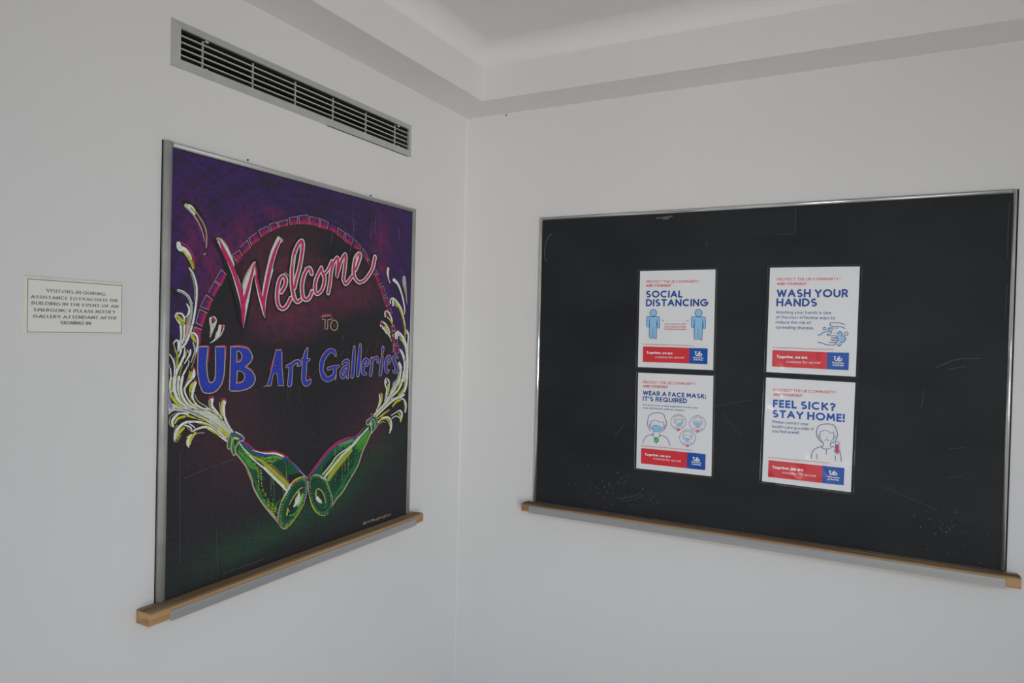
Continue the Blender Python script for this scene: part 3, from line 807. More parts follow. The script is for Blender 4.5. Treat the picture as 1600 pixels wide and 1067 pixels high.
S black 3302,1204,95 3435,1383,72 3525,1487,48
T lolive 13 84 48 2976,1002 3007,1265 3157,1506 3311,1717 3528,1834 3728,1852 3847,1743 3839,1498 3751,1216 3566,1018 3323,835 3154,778 3013,867
S beige 2937,994,32 2974,1255,33 3112,1515,33 3287,1738,33
S yellow 3081,1436,33 3200,1618,53 3378,1791,53 3562,1863,38 3800,1866,26
S body 3156,1541,47 3244,1661,79 3333,1747,37
S crimson 3379,1748,45 3482,1790,45
S lilac 3863,1758,29 3859,1494,30 3770,1212,30
S olive 3770,1212,29 3585,1005,41 3335,801,40 3177,744,29
F green 1482,3093 1590,3184 1766,3164 1898,3069 1900,2990 1770,2979 1694,2819 1680,2704 1567,2797 1471,2875
S mgreen 1529,3074,48 1518,2895,48
S night 1689,3003,49 1659,2928,49
S olive2 1576,3095,38 1563,2979,38
S lgreen 1626,2971,31 1645,2852,31
S yellow 1656,3046,26 1769,3026,26
S blue 1583,3152,33 1669,3168,36
S blue 1687,3101,28 1817,3066,36 1867,3000,37
S crimson 1606,3169,17 1701,3197,17
S crimson 1655,3092,16 1783,3106,16
S white 1669,3194,21 1766,3144,22 1873,3079,24
S white 1640,3074,23 1736,3047,23
S beige2 1528,3139,29 1476,3029,29 1463,2902,27 1503,2838,23 1550,2852,25
S beige2 1624,3063,33 1579,2951,32 1570,2823,31 1625,2698,26 1683,2710,33 1693,2845,33 1786,2971,33
S pinkw 1786,2971,27 1884,2978,30 1912,3028,31 1848,3095,28
G green_bottle_right
F dgreen 3892,1835! 4180,2058 4532,2319 4812,2480 5014,2555 5311,2600 5587,2608 5803,2739 6087,2909! 6456,2784! 6260,2656 6040,2362 5886,2150 5767,1894 5616,1709 5347,1444 5143,1235 4771,957! 4670,1392 4533,1600 4335,1785 4062,1831
F night 4379,1831! 4682,2020 4850,2174 5081,2283 5199,2328 4962,2319 4733,2211 4539,2081 4321,1919
F dgreen2 4830,1876! 5205,2123 5567,2278 5638,1997 5464,1609 5053,1273 4763,1207! 4696,1539
F lg2 5596,2336! 5810,2518 6191,2749! 6259,2677 6040,2384 5915,2231
S lgreen 5688,2387,84 5937,2566,112 6159,2710,84
S lgreen 5815,2370,55 6035,2511,56
S night 5153,1865,118 4982,1650,103 4814,1438,87
S night 5301,1965,93 5217,1733,93
S olive 4608,1654,112 4801,1861,191 5088,2058,159 5443,2274,107
S olive2 4463,1777,79 4853,2074,73 5201,2266,66 5562,2445,56 5776,2606,45
S lgreen 5017,2433,45 5314,2497,67 5559,2528,44
S mgreen 4787,2344,58 5077,2405,57 5377,2427,56
S night 5077,2405,49 5198,2348,49
S white 4379,1807,31 4682,2020,35 4850,2174,36 5081,2283,31 5319,2353,30 5560,2486,30 5743,2631,28
S white 4492,1749,52 4826,1997,50 5113,2197,47 5381,2324,49 5623,2458,54 5808,2602,50 6156,2817,44
S brown 5439,2419,22 5682,2596,22 5805,2686,22
S crimson 3892,1835,61 4179,2087,66 4530,2359,79 4811,2501,84 5013,2575,72 5311,2620,47 5587,2624,26
S crimson 5587,2618,32 5803,2750,30 5928,2841,28
S blue2 4049,1924,30 4533,2280,34 4813,2440,34 4986,2508,31 5313,2559,33 5557,2591,35
S lilac 4957,2482,22 5313,2538,22 5496,2556,22
S blue 5588,2587,37 5804,2718,32
S blue 4064,1879,35 4268,1853,35
N yellow 11 16 5220,2141 5216,1774
N yellow 11 16 5348,2184 5337,1775
N lolive 11 16 5120,1993 5108,1405
N lgreen 14 14 5627,2332 5609,1918 5463,1651
N lgreen 13 12 5755,2273 5669,1993 5582,1798
N olive2 18 8 4900,1946 4871,1488
N lgreen 14 10 5220,1650 5049,1395 4877,1265
N lgreen 12 8 4814,1438 4765,1166
N lolive 12 10 4843,2396 4819,2239
N lolive 11 12 4930,2425 5254,2484 5436,2502
N lgreen 12 8 4345,2032 4378,1851
N lgreen 17 8 5332,1919 5482,2020 5816,2349
S lgreen 5209,1418,25 4897,1210,25
S lgreen 4984,1303,26 4809,1166,26
S mgreen 5525,1792,67 5161,1474,78 4854,1157,89
S beige2 6456,2784,46 6260,2656,48 6040,2362,49 5886,2150,49 5767,1894,48 5616,1709,45 5347,1444,44 5143,1235,42 4923,1097,40 4728,920,40 4578,814,38
R lgreen 23 50 5629,2290 5842,2514 6192,2727 6260,2656 6040,2384 5853,2176
R olive2 19 26 5629,2290 5842,2514 6192,2727 6260,2656 6040,2384 5853,2176
R lgreen 19 34 4815,2360 5016,2494 5374,2530 5620,2562 5440,2398 5021,2311 4790,2243
R mgreen 29 30 5221,1609 5607,2002 5764,1978 5525,1641 5112,1261 4992,1324
F dgreen 3959,1834 4165,1844 4335,1785 4533,1600 4670,1392 4742,1179 4770,988 4664,841 4471,776 4278,833 4106,1004 3998,1205 3929,1485 3912,1709
F dgreen2 4066,1712 4254,1679 4428,1512 4564,1305 4591,1116 4551,987 4400,1003 4185,1167 4075,1368 4028,1570
O night 4024,1719,39 4253,1724,29 4471,1535,34 4607,1297,39 4658,1072,44 4597,917,41 4403,912,29 4187,1077,32 4056,1312,37 3998,1546,40
S yellow 4217,1491,24 4368,1403,23 4469,1232,27 4506,1073,20
S black 4282,1419,35 4371,1281,83 4450,1129,55
S olive 4176,1468,30 4158,1382,62 4182,1273,32
S body 4214,1252,97 4279,1179,94 4376,1099,31
S white 4202,1284,34 4268,1196,30 4353,1164,29
S mgreen 4498,1348,49 4548,1094,53 4487,970,54
T lolive 10 64 44 3960,1819 4166,1821 4325,1765 4501,1590 4637,1390 4709,1185 4732,1004 4642,869 4466,804 4290,854 4131,1014 4028,1206 3961,1479 3943,1696
S yellow 4041,1842,18 4166,1841,29 4335,1785,18
S body 4315,1766,20 4466,1703,40 4522,1632,35
S pinkw 4337,1740,15 4467,1672,15
S olive 4533,1615,34 4602,1481,38 4672,1315,19
S beige 4671,1346,20 4754,1145,21 4771,957,22
S pinkw 3901,1726,20 3903,1519,20 3954,1303,19
S yellow 3953,1332,22 4031,1124,35 4149,950,32 4321,808,18
S lolive 4321,808,14 4472,757,16 4622,789,18
F green 6039,2996 6288,3103 6498,3017 6517,2831 6277,2667 6208,2847 6055,2896
S mgreen 6395,2994,57 6451,2855,57
S blue 6103,2949,45 6204,2963,46
S blue 6264,3056,34 6341,3057,34
S yellow 6243,2926,63 6258,2875,63
S night 6158,2820,54 6238,2713,55
S pinkw 6288,3103,27 6188,3063,27 6052,3003,32 6029,2915,29 6144,2879,27 6216,2978,31 6317,3018,23 6398,2910,33 6401,2794,36
S white 6193,2915,28 6249,2761,29 6278,2642,29
S beige2 6444,3072,27 6513,2949,30 6504,2816,30 6303,2656,27
S white 6326,3133,19 6392,3077,19
S crimson 6238,3075,15 6327,3099,15
G welcome_lettering
S black 1114,7286,108 1282,7065,219 1494,6719,233 1652,6412,219 1766,6029,213 1802,5733,156 1834,5403,78
S black 1823,5859,154 1889,6193,212 1971,6482,202 2045,6741,191 2121,6907,169
S black 2121,6907,163 2178,6657,194 2160,6561,203 2270,6247,203 2379,5978,186 2433,5656,83
S black 2391,5946,165 2425,6224,226 2511,6556,226 2567,6869,236 2666,7158,222 2768,7400,199 2841,7525,136
S black 1079,7252,126 1247,7000,128 1381,6698,130 1538,6373,131 1681,5978,134 1756,5637,135
S black 2079,6570,118 1991,6088,111 1902,5641,104 1835,5356,97
F lwhite 1087,7291! 1446,6704 1596,6346 1729,5980 1783,5716 1833,5435! 1873,5640 1971,6071 2060,6521 2108,6636! 2142,6447 2231,6132 2363,5783 2433,5672! 2451,6014 2536,6427 2654,6813 2622,6792 2690,7045 2812,7356 2907,7509! 2774,7575! 2722,7510 2559,7195 2462,6859 2376,6512 2322,6186! 2246,6374 2157,6672 2131,6924! 2071,6902 1936,6700 1842,6519 1786,6422 1816,6141! 1708,6463 1568,6715 1546,6851 1409,7113 1295,7252 1222,7315 1131,7322
S beige 1087,7291,24 1131,7319,24 1241,7287,27 1372,7166,29
S beige 2071,6886,47 1936,6700,43 1842,6534,41 1787,6375,37
S beige 2785,7568,27 2907,7501,30 2876,7447,27
S black 1105,7278,24 1150,7283,24
S pink 1168,7275,29 1320,7008,110 1513,6721,105 1722,6261,107 1807,5952,117 1818,5733,97 1828,5482,20
S pink 1821,5953,95 1908,6225,88 2000,6516,73 2065,6743,58 2121,6891,27
S pink 2121,6891,28 2168,6656,57 2159,6577,69 2270,6247,81 2379,5978,91 2419,5720,25
S pink 2379,5978,91 2415,6224,97 2490,6554,101 2567,6869,98 2686,7210,83 2831,7491,47
S black 2905,6302,209 3012,6460,221 3031,6595,234 2962,6674,176 2854,6598,208 2793,6412,224 2778,6162,228 2826,5982,218 2938,5912,176 3069,5976,203 3199,6168,216
S black 3305,6429,233 3368,6655,233 3454,6901,236 3526,7252,242 3543,7512,249 3483,7547,181 3393,7442,215 3283,7225,229 3234,6932,235 3215,6779,238 3236,6442,240 3311,6191,234 3406,6097,185 3521,6151,190
S black 3861,6815,250 3810,6916,219 3726,6908,203 3622,6761,231 3557,6550,244 3558,6343,248 3602,6207,231 3699,6160,182 3805,6218,218 3886,6363,235
S black 4191,6968,212 4059,6761,216 3990,6581,230 3996,6387,232 4072,6321,168 4195,6400,204 4291,6567,230 4312,6730,242 4258,6833,234
S black 4191,6968,224 4232,6865,202 4321,6854,171 4458,6992,200 4557,7165,210
S black 4450,6379,239 4508,6618,242 4539,6874,241 4610,7115,227 4743,7284,181 4793,7206,255 4773,6984,250 4752,6799,198 4825,7026,239 4926,7257,226 5058,7400,204 5064,7196,257 5007,6820,255 5009,6747,256 5067,6649,199 5162,6684,206 5338,6867,218
S black 5460,7046,243 5568,7246,251 5634,7443,275 5561,7473,191 5450,7348,245 5395,7134,264 5392,6945,269 5468,6801,238 5628,6718,202 5664,6731,188 5833,6794,207 6025,6971,231 6146,7128,251 6180,7208,274 6247,7449,277
S lwhite 2905,6302,128 3012,6460,134 3031,6595,143 2962,6674,108 2854,6598,127 2793,6412,137 2778,6162,139 2826,5982,133 2938,5912,107 3069,5976,124 3199,6168,132
S lwhite 3305,6429,142 3368,6655,142 3454,6901,144 3526,7252,147 3543,7512,152 3483,7547,111 3393,7442,131 3283,7225,139 3234,6932,143 3215,6779,145 3236,6442,146 3311,6191,143 3406,6097,113 3521,6151,116
S lwhite 3861,6815,152 3810,6916,134 3726,6908,124 3622,6761,141 3557,6550,148 3558,6343,151 3602,6207,141 3699,6160,111 3805,6218,133 3886,6363,143
S lwhite 4191,6968,129 4059,6761,132 3990,6581,140 3996,6387,142 4072,6321,103 4195,6400,125 4291,6567,140 4312,6730,148 4258,6833,143
S lwhite 4191,6968,140 4232,6865,126 4321,6854,107 4458,6992,124 4557,7165,130
S lwhite 4450,6379,141 4508,6618,142 4539,6874,142 4610,7115,134 4743,7284,107 4793,7206,150 4773,6984,147 4752,6799,117 4825,7026,141 4926,7257,133 5058,7400,121 5064,7196,152 5007,6820,151 5009,6747,151 5067,6649,117 5162,6684,121 5338,6867,129
S lwhite 5460,7046,143 5568,7246,148 5634,7443,162 5561,7473,112 5450,7348,144 5395,7134,155 5392,6945,158 5468,6801,140 5628,6718,119 5664,6731,111 5833,6794,122 6025,6971,136 6146,7128,148 6180,7208,162 6247,7449,163
S pink 2905,6302,72 3012,6460,76 3031,6595,80 2962,6674,60 2854,6598,71 2793,6412,77 2778,6162,78 2826,5982,75 2938,5912,60 3069,5976,70 3199,6168,74
S pink 3305,6429,76 3368,6655,75 3454,6901,76 3526,7252,78 3543,7512,81 3483,7547,59 3393,7442,70 3283,7225,74 3234,6932,76 3215,6779,77 3236,6442,78 3311,6191,76 3406,6097,60 3521,6151,62
S pink 3861,6815,81 3810,6916,71 3726,6908,66 3622,6761,75 3557,6550,79 3558,6343,80 3602,6207,75 3699,6160,59 3805,6218,71 3886,6363,76
S pink 4191,6968,71 4059,6761,73 3990,6581,77 3996,6387,78 4072,6321,57 4195,6400,69 4291,6567,77 4312,6730,82 4258,6833,79
S pink 4191,6968,70 4232,6865,63 4321,6854,53 4458,6992,62 4557,7165,65
S pink 4450,6379,75 4508,6618,76 4539,6874,76 4610,7115,72 4743,7284,57 4793,7206,80 4773,6984,79 4752,6799,62 4825,7026,75 4926,7257,71 5058,7400,65 5064,7196,81 5007,6820,81 5009,6747,81 5067,6649,63 5162,6684,65 5338,6867,69
S pink 5460,7046,72 5568,7246,74 5634,7443,81 5561,7473,56 5450,7348,72 5395,7134,78 5392,6945,79 5468,6801,70 5628,6718,60 5664,6731,56 5833,6794,61 6025,6971,68 6146,7128,74 6180,7208,81 6247,7449,82
S beige 5450,7348,34 5532,7470,31 5660,7532,28
S beige 3296,7193,31 3245,6933,31
S beige 3618,6916,25 3736,6961,24 3833,6935,26
S beige 2950,6723,20 3027,6746,21 3106,6702,23
G to_lettering
O beige 4250,5777,22! 4597,5810,22! 4618,5725,26! 4457,5697,29! 4456,5461,30! 4356,5465,30! 4367,5700,30! 4265,5706,25!
S crimson 4212,5785,26 4338,5830,33 4492,5835,32 4610,5797,23
O beige 4692,5696,22 4792,5647,28 4822,5555,32 4779,5463,27 4687,5434,22 4594,5478,27 4560,5559,31 4602,5651,27
O brown2 4695,5599,13 4731,5563,19 4698,5513,13 4662,5561,18
G gallery_lettering
S crimson 710,5053,22 796,5066,22 956,5052,24 951,4921,26 939,4743,26
S crimson 1119,5050,22 1252,5071,22 1387,5049,25 1387,4915,27 1376,4789,27
F blue 702,5044! 932,5048! 907,4717 929,4456 981,4303! 1070,4312 1124,4448 1111,5041! 1357,5045! 1360,4747 1342,4439 1287,4259 1173,4126 1042,4076 913,4084 816,4127 733,4315 689,4574 690,4885
O beige2 702,5044,22! 932,5048,23! 907,4717,24 929,4456,24 981,4303,22! 1070,4312,24 1124,4448,25 1111,5041,24! 1357,5045,23! 1360,4747,25 1342,4439,26 1287,4259,25 1173,4126,23 1042,4076,21 913,4084,20 816,4127,22 733,4315,23 689,4574,23 690,4885,23
S crimson 1507,5055,26 1680,5068,26 1858,5060,26 2023,4994,27
S crimson 1941,4602,21 2071,4525,22 2166,4404,23
F blue 1498,5038! 1681,5043 1841,5031 1987,4979 2091,4832 2048,4701 1905,4596! 2071,4510 2186,4344 2134,4199 1971,4106 1739,4077 1520,4090! 1485,4135! 1494,4489 1499,4772
F black 1662,4937! 1718,4946 1782,4895 1805,4808 1768,4730 1663,4701! 1672,4825
F black 1685,4507! 1764,4511 1873,4445 1887,4357 1823,4267 1668,4246! 1688,4367
S crimson 1688,4732,36 1767,4766,37
S crimson 1681,4269,29 1814,4281,29
O beige2 1498,5038,23! 1681,5043,20 1841,5031,20 1987,4979,22 2091,4832,25 2048,4701,24 1905,4596,25! 2071,4510,22 2186,4344,26 2134,4199,25 1971,4106,22 1739,4077,20 1520,4090,20! 1485,4135,24! 1494,4489,24 1499,4772,24
O beige2 1662,4937,21! 1718,4946,17 1782,4895,20 1805,4808,21 1768,4730,19 1663,4701,19! 1672,4825,21
O beige2 1685,4507,21! 1764,4511,17 1873,4445,19 1887,4357,22 1823,4267,19 1668,4246,18! 1688,4367,21
S crimson 2737,4953,22 2826,4978,22 2936,4973,21
S crimson 2758,4895,23 2674,4700,23 2611,4490,23
S crimson 2973,4892,16 2972,4616,16
F blue 2767,4953! 2951,4951! 2967,4585 3034,4120! 2858,4130! 2816,4414! 2711,4414! 2649,4141! 2523,4148! 2623,4415 2704,4714
O beige2 2767,4953,16! 2951,4951,17! 2967,4585,18 3034,4120,18! 2858,4130,16! 2816,4414,17! 2711,4414,17! 2649,4141,17! 2523,4148,17! 2623,4415,18 2704,4714,18
F night 2828,4727! 2763,4569! 2841,4558!
S orange 2766,4591,16 2805,4605,16
S beige2 2436,4141,15 2640,4142,15
S crimson 3207,4164,138 3226,4374,130 3238,4561,117
S crimson 3103,4577,58 3257,4619,94 3382,4682,87 3478,4692,80 3522,4639,99 3459,4601,54
S crimson 3763,4993,56 3711,4865,122 3679,4690,145 3671,4483,158 3662,4260,151 3720,4145,121 3830,4172,136 3884,4217,71
S crimson 3595,4732,67 3705,4706,89 3836,4727,59
S crimson 3823,4301,21 3856,4280,19 3889,4298,22
S crimson 4761,4810,59 4713,4900,102 4564,4936,111 4440,4869,136 4319,4750,150 4262,4603,156 4261,4442,133 4331,4304,158 4469,4217,131 4624,4244,131 4721,4315,126 4746,4452,120
S crimson 4490,4481,73 4675,4509,84 4894,4530,65
S crimson 5014,4596,69 5125,4663,79 5229,4654,96 5244,4519,107 5218,4351,103 5232,4237,95
S crimson 5202,4534,67 5059,4469,88 4981,4346,114 5025,4239,84 5116,4284,98 5185,4408,80
S crimson 5465,5014,77 5456,4826,120 5443,4542,128 5410,4258,119
S crimson 5707,5075,79 5691,4895,126 5659,4535,135 5634,4284,122
S crimson 5890,4514,55 6012,4540,78 6031,4627,117 5940,4687,79 5843,4588,132 5826,4443,137 5852,4326,113 5975,4289,60
S crimson 6156,4275,119 6188,4488,114 6199,4680,119
S crimson 6213,4620,60 6336,4714,78 6429,4719,84 6456,4614,91
S crimson 6667,4993,95 6657,4941,118 6636,4851,75
S crimson 6640,4730,95 6605,4505,123 6573,4274,123
S crimson 6827,4529,52 6971,4586,77 6991,4708,108 6917,4748,71 6823,4651,117 6798,4469,129 6859,4315,92 6955,4350,52
S crimson 7340,4701,56 7250,4765,67 7153,4674,124 7220,4549,126 7300,4423,148 7266,4300,102 7141,4320,56
S beige2 3214,4149,157 3234,4358,149 3246,4545,136
S beige2 3110,4562,73 3265,4604,109 3390,4666,102 3485,4677,95 3530,4623,118 3466,4585,70
S beige2 3771,4977,75 3719,4850,141 3687,4675,164 3679,4467,178 3670,4244,170 3728,4129,136 3838,4156,153 3892,4201,89
S beige2 3603,4716,82 3713,4690,104 3844,4711,74
S beige2 4770,4793,76 4722,4883,116 4573,4920,123 4448,4853,151 4327,4734,167 4270,4587,173 4269,4425,150 4340,4288,173 4477,4200,143 4633,4227,144 4729,4298,143 4755,4435,138
S beige2 4499,4465,85 4684,4492,97 4903,4513,78
S beige2 4786,4406,28 4805,4295,28 4777,4172,28
S beige2 5023,4579,84 5134,4646,93 5238,4637,113 5253,4502,126 5227,4334,122 5241,4220,114
S beige2 5211,4518,81 5068,4452,104 4990,4329,132 5034,4222,97 5125,4267,115 5194,4391,98
S beige2 5474,4997,96 5465,4809,139 5453,4524,147 5419,4241,139
S beige2 5716,5058,98 5700,4877,146 5668,4518,155 5644,4267,142
S beige2 5900,4496,69 6022,4522,95 6041,4609,136 5950,4670,93 5853,4570,152 5835,4426,157 5861,4309,129 5985,4272,73
S beige2 6166,4258,139 6198,4470,135 6209,4662,140
S beige2 6223,4602,77 6346,4696,94 6439,4701,101 6466,4596,112
S beige2 6678,4975,116 6667,4923,140 6647,4833,97
S beige2 6651,4712,116 6616,4487,145 6583,4255,145
S beige2 6838,4511,67 6982,4568,96 7002,4690,129 6927,4729,86 6834,4633,138 6808,4451,151 6869,4297,108 6966,4332,67
S beige2 7351,4683,73 7261,4746,81 7164,4656,147 7231,4530,146 7311,4404,171 7277,4281,120 7152,4302,70
S blue 3214,4149,117 3234,4358,109 3246,4545,96
S blue 3110,4562,42 3265,4604,77 3390,4666,70 3485,4677,64 3530,4623,77 3466,4585,36
S blue 3771,4977,34 3719,4850,100 3687,4675,123 3679,4467,136 3670,4244,129 3728,4129,104 3838,4156,119 3892,4201,51
S blue 3603,4716,51 3713,4690,74 3844,4711,43
S blue 4770,4793,41 4722,4883,87 4573,4920,97 4448,4853,120 4327,4734,133 4270,4587,137 4269,4425,115 4340,4288,142 4477,4200,117 4633,4227,116 4729,4298,107 4755,4435,100
S blue 4499,4465,59 4684,4492,70 4903,4513,51
S blue 5023,4579,53 5134,4646,64 5238,4637,78 5253,4502,86 5227,4334,82 5241,4220,74
S blue 5211,4518,51 5068,4452,71 4990,4329,93 5034,4222,70 5125,4267,79 5194,4391,60
S blue 5474,4997,56 5465,4809,98 5453,4524,107 5419,4241,98
S blue 5716,5058,57 5700,4877,105 5668,4518,113 5644,4267,100
S blue 5900,4496,40 6022,4522,60 6041,4609,96 5950,4670,64 5853,4570,111 5835,4426,115 5861,4309,95 5985,4272,45
S blue 6166,4258,96 6198,4470,92 6209,4662,96
S blue 6223,4602,41 6346,4696,61 6439,4701,66 6466,4596,68
S blue 6678,4975,71 6667,4923,95 6647,4833,52
S blue 6651,4712,71 6616,4487,100 6583,4255,100
S blue 6838,4511,34 6982,4568,56 7002,4690,85 6927,4729,54 6834,4633,94 6808,4451,105 6869,4297,73 6966,4332,34
S blue 7351,4683,38 7261,4746,51 7164,4656,100 7231,4530,104 7311,4404,124 7277,4281,82 7152,4302,40
G scratch_marks
S smear 430,2393,8 710,2462,8 1024,2524,7 1347,2573,7 1698,2598,7
S smear 4990,5169,16 5054,5299,16
S smear 4985,5152,10 5042,5291,10
S smear 4019,4328,9 4127,4457,9
S smear 4956,4790,7 5074,4914,7
S smear 5202,4814,8 5282,4925,8
S smear 5913,4773,8 6062,5019,8
S smear 5914,4741,8 6083,5061,9
S smear 6382,5015,9 6469,5194,9
S lav 5235,7515,12 5349,7959,13 5305,8556,13
S lav 5372,8049,10 5442,8318,10
S lav 6205,8109,11 6244,8618,11
S lav 6045,7927,11 6086,8361,11
S lav 7294,8086,12 7283,8386,12
S lav 4492,7574,10 4585,7966,10
S smear 4023,2853,15 4062,2887,15
S smear 4100,2496,14 4107,2553,14
S smear 2072,761,9 2142,776,9
S smear 3908,599,15 3945,599,15
S smear 4012,4325,8 4145,4467,8
S smear 3154,4082,6 3174,3707,6
S smear 3533,4092,6 3556,3678,6
S smear 2381,4067,5 2474,4151,5
N smear 5 14 118,102 675,162
N smear 6 8 773,400 946,410
S smear 312,2964,7 358,695,7
S smear 1233,1186,7 1276,70,7
S smear 1421,182,10 1957,186,10 2527,190,11
N smear 6 8 3723,3229 4113,2533
G poster_distancing
X red2 9.7 73 -889,1048 668,1035 PROTECT THE UB COMMUNITY-
X red2 12.8 73 -887,936 -162,930 AND YOURSELF
X navy 39.6 201 -888,625 177,620 SOCIAL
X navy 39.6 207 -882,372 896,372 DISTANCING
X red3 7.2 45 -318,-165 300,-157 STAY AT LEAST 6 FEET
X red3 7.2 45 -325,-238 296,-231 AWAY FROM OTHERS
X red3 7.2 45 -336,-307 304,-305 OUTSIDE YOUR HOME
N grey2 5 22 -360,-36 341,-37
F grey2 -388,-36 -367,-15 -345,-36 -366,-57
F grey2 326,-37 346,-17 368,-37 347,-58
F sky -658,284 -556,185 -653,84 -758,184
O navy2 -658,284,15 -556,185,15 -653,84,15 -758,184,16
F sky -818,80! -492,76! -469,34 -463,-236 -521,-243! -552,3! -545,-525 -575,-559 -625,-548! -652,-209! -663,-549! -725,-556 -757,-520! -763,1! -776,-235! -836,-230! -848,31
O navy2 -818,80,15! -492,76,15! -469,34,15 -463,-236,15 -521,-243,15! -552,3,15! -545,-525,15 -575,-559,15 -625,-548,15! -652,-209,15! -663,-549,16! -725,-556,15 -757,-520,16! -763,1,16! -776,-235,16! -836,-230,16! -848,31,16
F sky 642,288 744,186 647,80 545,185
O navy2 642,288,15 744,186,15 647,80,15 545,185,15
F sky 477,81! 810,78! 840,34 838,-231 783,-238! 760,1! 758,-526 727,-562 677,-551! 646,-213! 633,-552! 575,-559 536,-522! 532,0! 514,-227! 458,-222! 449,31
O navy2 477,81,15! 810,78,15! 840,34,14 838,-231,15 783,-238,14! 760,1,15! 758,-526,15 727,-562,15 677,-551,15! 646,-213,15! 633,-552,15! 575,-559,15 536,-522,15! 532,0,15! 514,-227,15! 458,-222,15! 449,31,15
X red3 4.9 27 -930,-741 545,-743 For detailed guidance and updates, visit buffalo.edu/coronavirus
F red -932,-793! 410,-800! 415,-1235! -927,-1242!
F ublue 410,-800! 921,-800! 921,-1239! 415,-1235!
X wht 12.8 73 -824,-1004 -63,-1000 Together, we are
Y wht2 9.1 67 -572,-1117 278,-1107 stopping the spread.
U wht 560,-893 776,-1027
X wht 7.7 41 521,-1084 813,-1091 University
X wht 7.7 41 537,-1142 800,-1144 at Buffalo
G poster_mask
X red2 9.8 73 -928,1090 621,1112 PROTECT THE UB COMMUNITY-
X red2 12.8 73 -925,974 -198,987 AND YOURSELF
X navy 25.9 134 -927,748 890,748 WEAR A FACE MASK:
X navy 26.0 134 -927,583 366,590 IT'S REQUIRED
X slate 7.3 52 -921,443 678,459 You must wear a face mask that covers your
X slate 7.3 52 -928,360 306,363 nose and mouth while on campus.
S navy2 -680,-278,16 -761,-116,16 -764,19,16 -726,159,15 -613,237,15 -468,268,15 -313,242,16 -247,118,15 -207,-29,15 -265,-184,15 -370,-289,15
S navy2 -670,-18,12 -562,49,12 -376,3,12 -291,24,12
S navy2 -664,-3,12 -664,-155,13 -603,-241,13
S navy2 -291,24,12 -294,-126,12 -365,-222,12
S navy2 -684,-65,12 -714,-122,12 -682,-186,13 -651,-169,12
S navy2 -283,-65,12 -251,-108,12 -287,-171,12
F sky -605,-126 -497,-96 -373,-132 -383,-239 -493,-284 -593,-258
O navy2 -605,-126,9 -497,-96,9 -373,-132,9 -383,-239,9 -493,-284,9 -593,-258,10
S navy2 -587,-270,12 -584,-391,12
S navy2 -416,-281,12 -414,-392,12
S navy2 -898,-647,15 -862,-537,15 -770,-431,15 -600,-362,15
S navy2 -399,-370,15 -214,-421,16 -136,-534,16 -97,-642,15
S navy2 -622,-370,13 -568,-435,13 -490,-450,12 -398,-412,12 -368,-367,12
N navy2 7 2 -579,-33 -418,-30
F green3 -499,-445 -424,-514 -496,-599 -575,-524
S green3 -496,-590,15 -499,-633,15
S wht -532,-523,14 -503,-548,13 -461,-490,13
O navy2 131,267,10 284,212,10 350,66,10 288,-90,10 137,-170,10 -20,-114,11 -87,36,10 -20,191,10
O navy2 673,266,10 826,209,10 898,59,10 832,-103,10 679,-183,10 522,-122,10 445,31,10 522,194,10
O navy2 396,-155,10 554,-214,10 621,-362,10 557,-524,10 405,-606,10 246,-549,10 174,-397,10 243,-236,10
S navy2 34,-11,9 11,91,9 45,192,9 140,229,9 240,194,9 272,95,9 244,4,9
O navy2 62,95,8 227,122,8 214,2,8 141,-62,8 73,-8,8
F sky 101,-21 213,46 236,-25 141,-80
S navy2 37,-130,9 81,-82,9 126,-69,9
S navy2 171,-75,9 231,-79,9 261,-98,9
S navy2 570,-15,9 553,87,9 595,184,9 683,220,9 771,185,9 802,90,9 783,1,9
O navy2 603,90,7 758,108,8 746,-1,7 682,-50,8 614,-11,8
F sky 619,62 741,59 731,-11 632,-13
S navy2 558,-134,9 621,-79,9 674,-69,9 738,-75,9 803,-123,9
S navy2 292,-437,9 275,-338,9 317,-233,9 406,-199,9 495,-230,9 527,-328,9 505,-419,9
O navy2 325,-330,7 479,-312,8 467,-422,7 402,-472,8 336,-434,8
F sky 347,-397 445,-395 435,-461 361,-461
S navy2 285,-563,9 344,-504,9 397,-494,9 462,-500,9 525,-542,9
N navy2 4 2 108,69 183,80
N navy2 4 2 641,99 720,108
N navy2 4 2 361,-313 443,-306
F red 130,-126 176,-167 132,-215 86,-174
F red 678,-127 723,-168 680,-215 635,-175
F red 398,-556 444,-596 400,-645 355,-604
S wht 112,-154,10 149,-187,10
S wht 148,-151,10 113,-190,10
S wht 661,-155,10 697,-188,10
S wht 696,-152,10 662,-190,10
S wht 381,-584,10 417,-616,10
S wht 417,-581,10 382,-620,10
X red3 4.9 28 -944,-734 541,-730 For detailed guidance and updates, visit buffalo.edu/coronavirus
F red -936,-794! 400,-793! 401,-1241! -936,-1238!
F ublue 400,-793! 913,-795! 911,-1241! 401,-1241!
X wht 12.8 73 -831,-999 -72,-994 Together, we are
Y wht2 9.1 67 -586,-1087 237,-1092 stopping the spread.
U wht 553,-906 758,-1021
X wht 7.7 41 519,-1067 803,-1073 University
X wht 7.7 41 532,-1125 793,-1130 at Buffalo
G poster_hands
X red2 9.4 71 -890,1047 651,1050 PROTECT THE UB COMMUNITY-
X red2 12.4 71 -889,932 -167,927 AND YOURSELF
X navy 41.4 213 -888,607 836,611 WASH YOUR
X navy 41.4 213 -888,365 114,370 HANDS
X slate2 8.9 80 -890,169 456,174 Washing your hands is one
X slate2 8.9 80 -885,39 552,42 of the most effective ways to
X slate2 8.9 80 -886,-94 -16,-91 reduce the risk of
X slate2 8.9 80 -882,-230 53,-228 spreading disease.
F sky 454,-168 521,-215 458,-274 391,-227
F sky 678,-254 737,-323 683,-390 621,-326
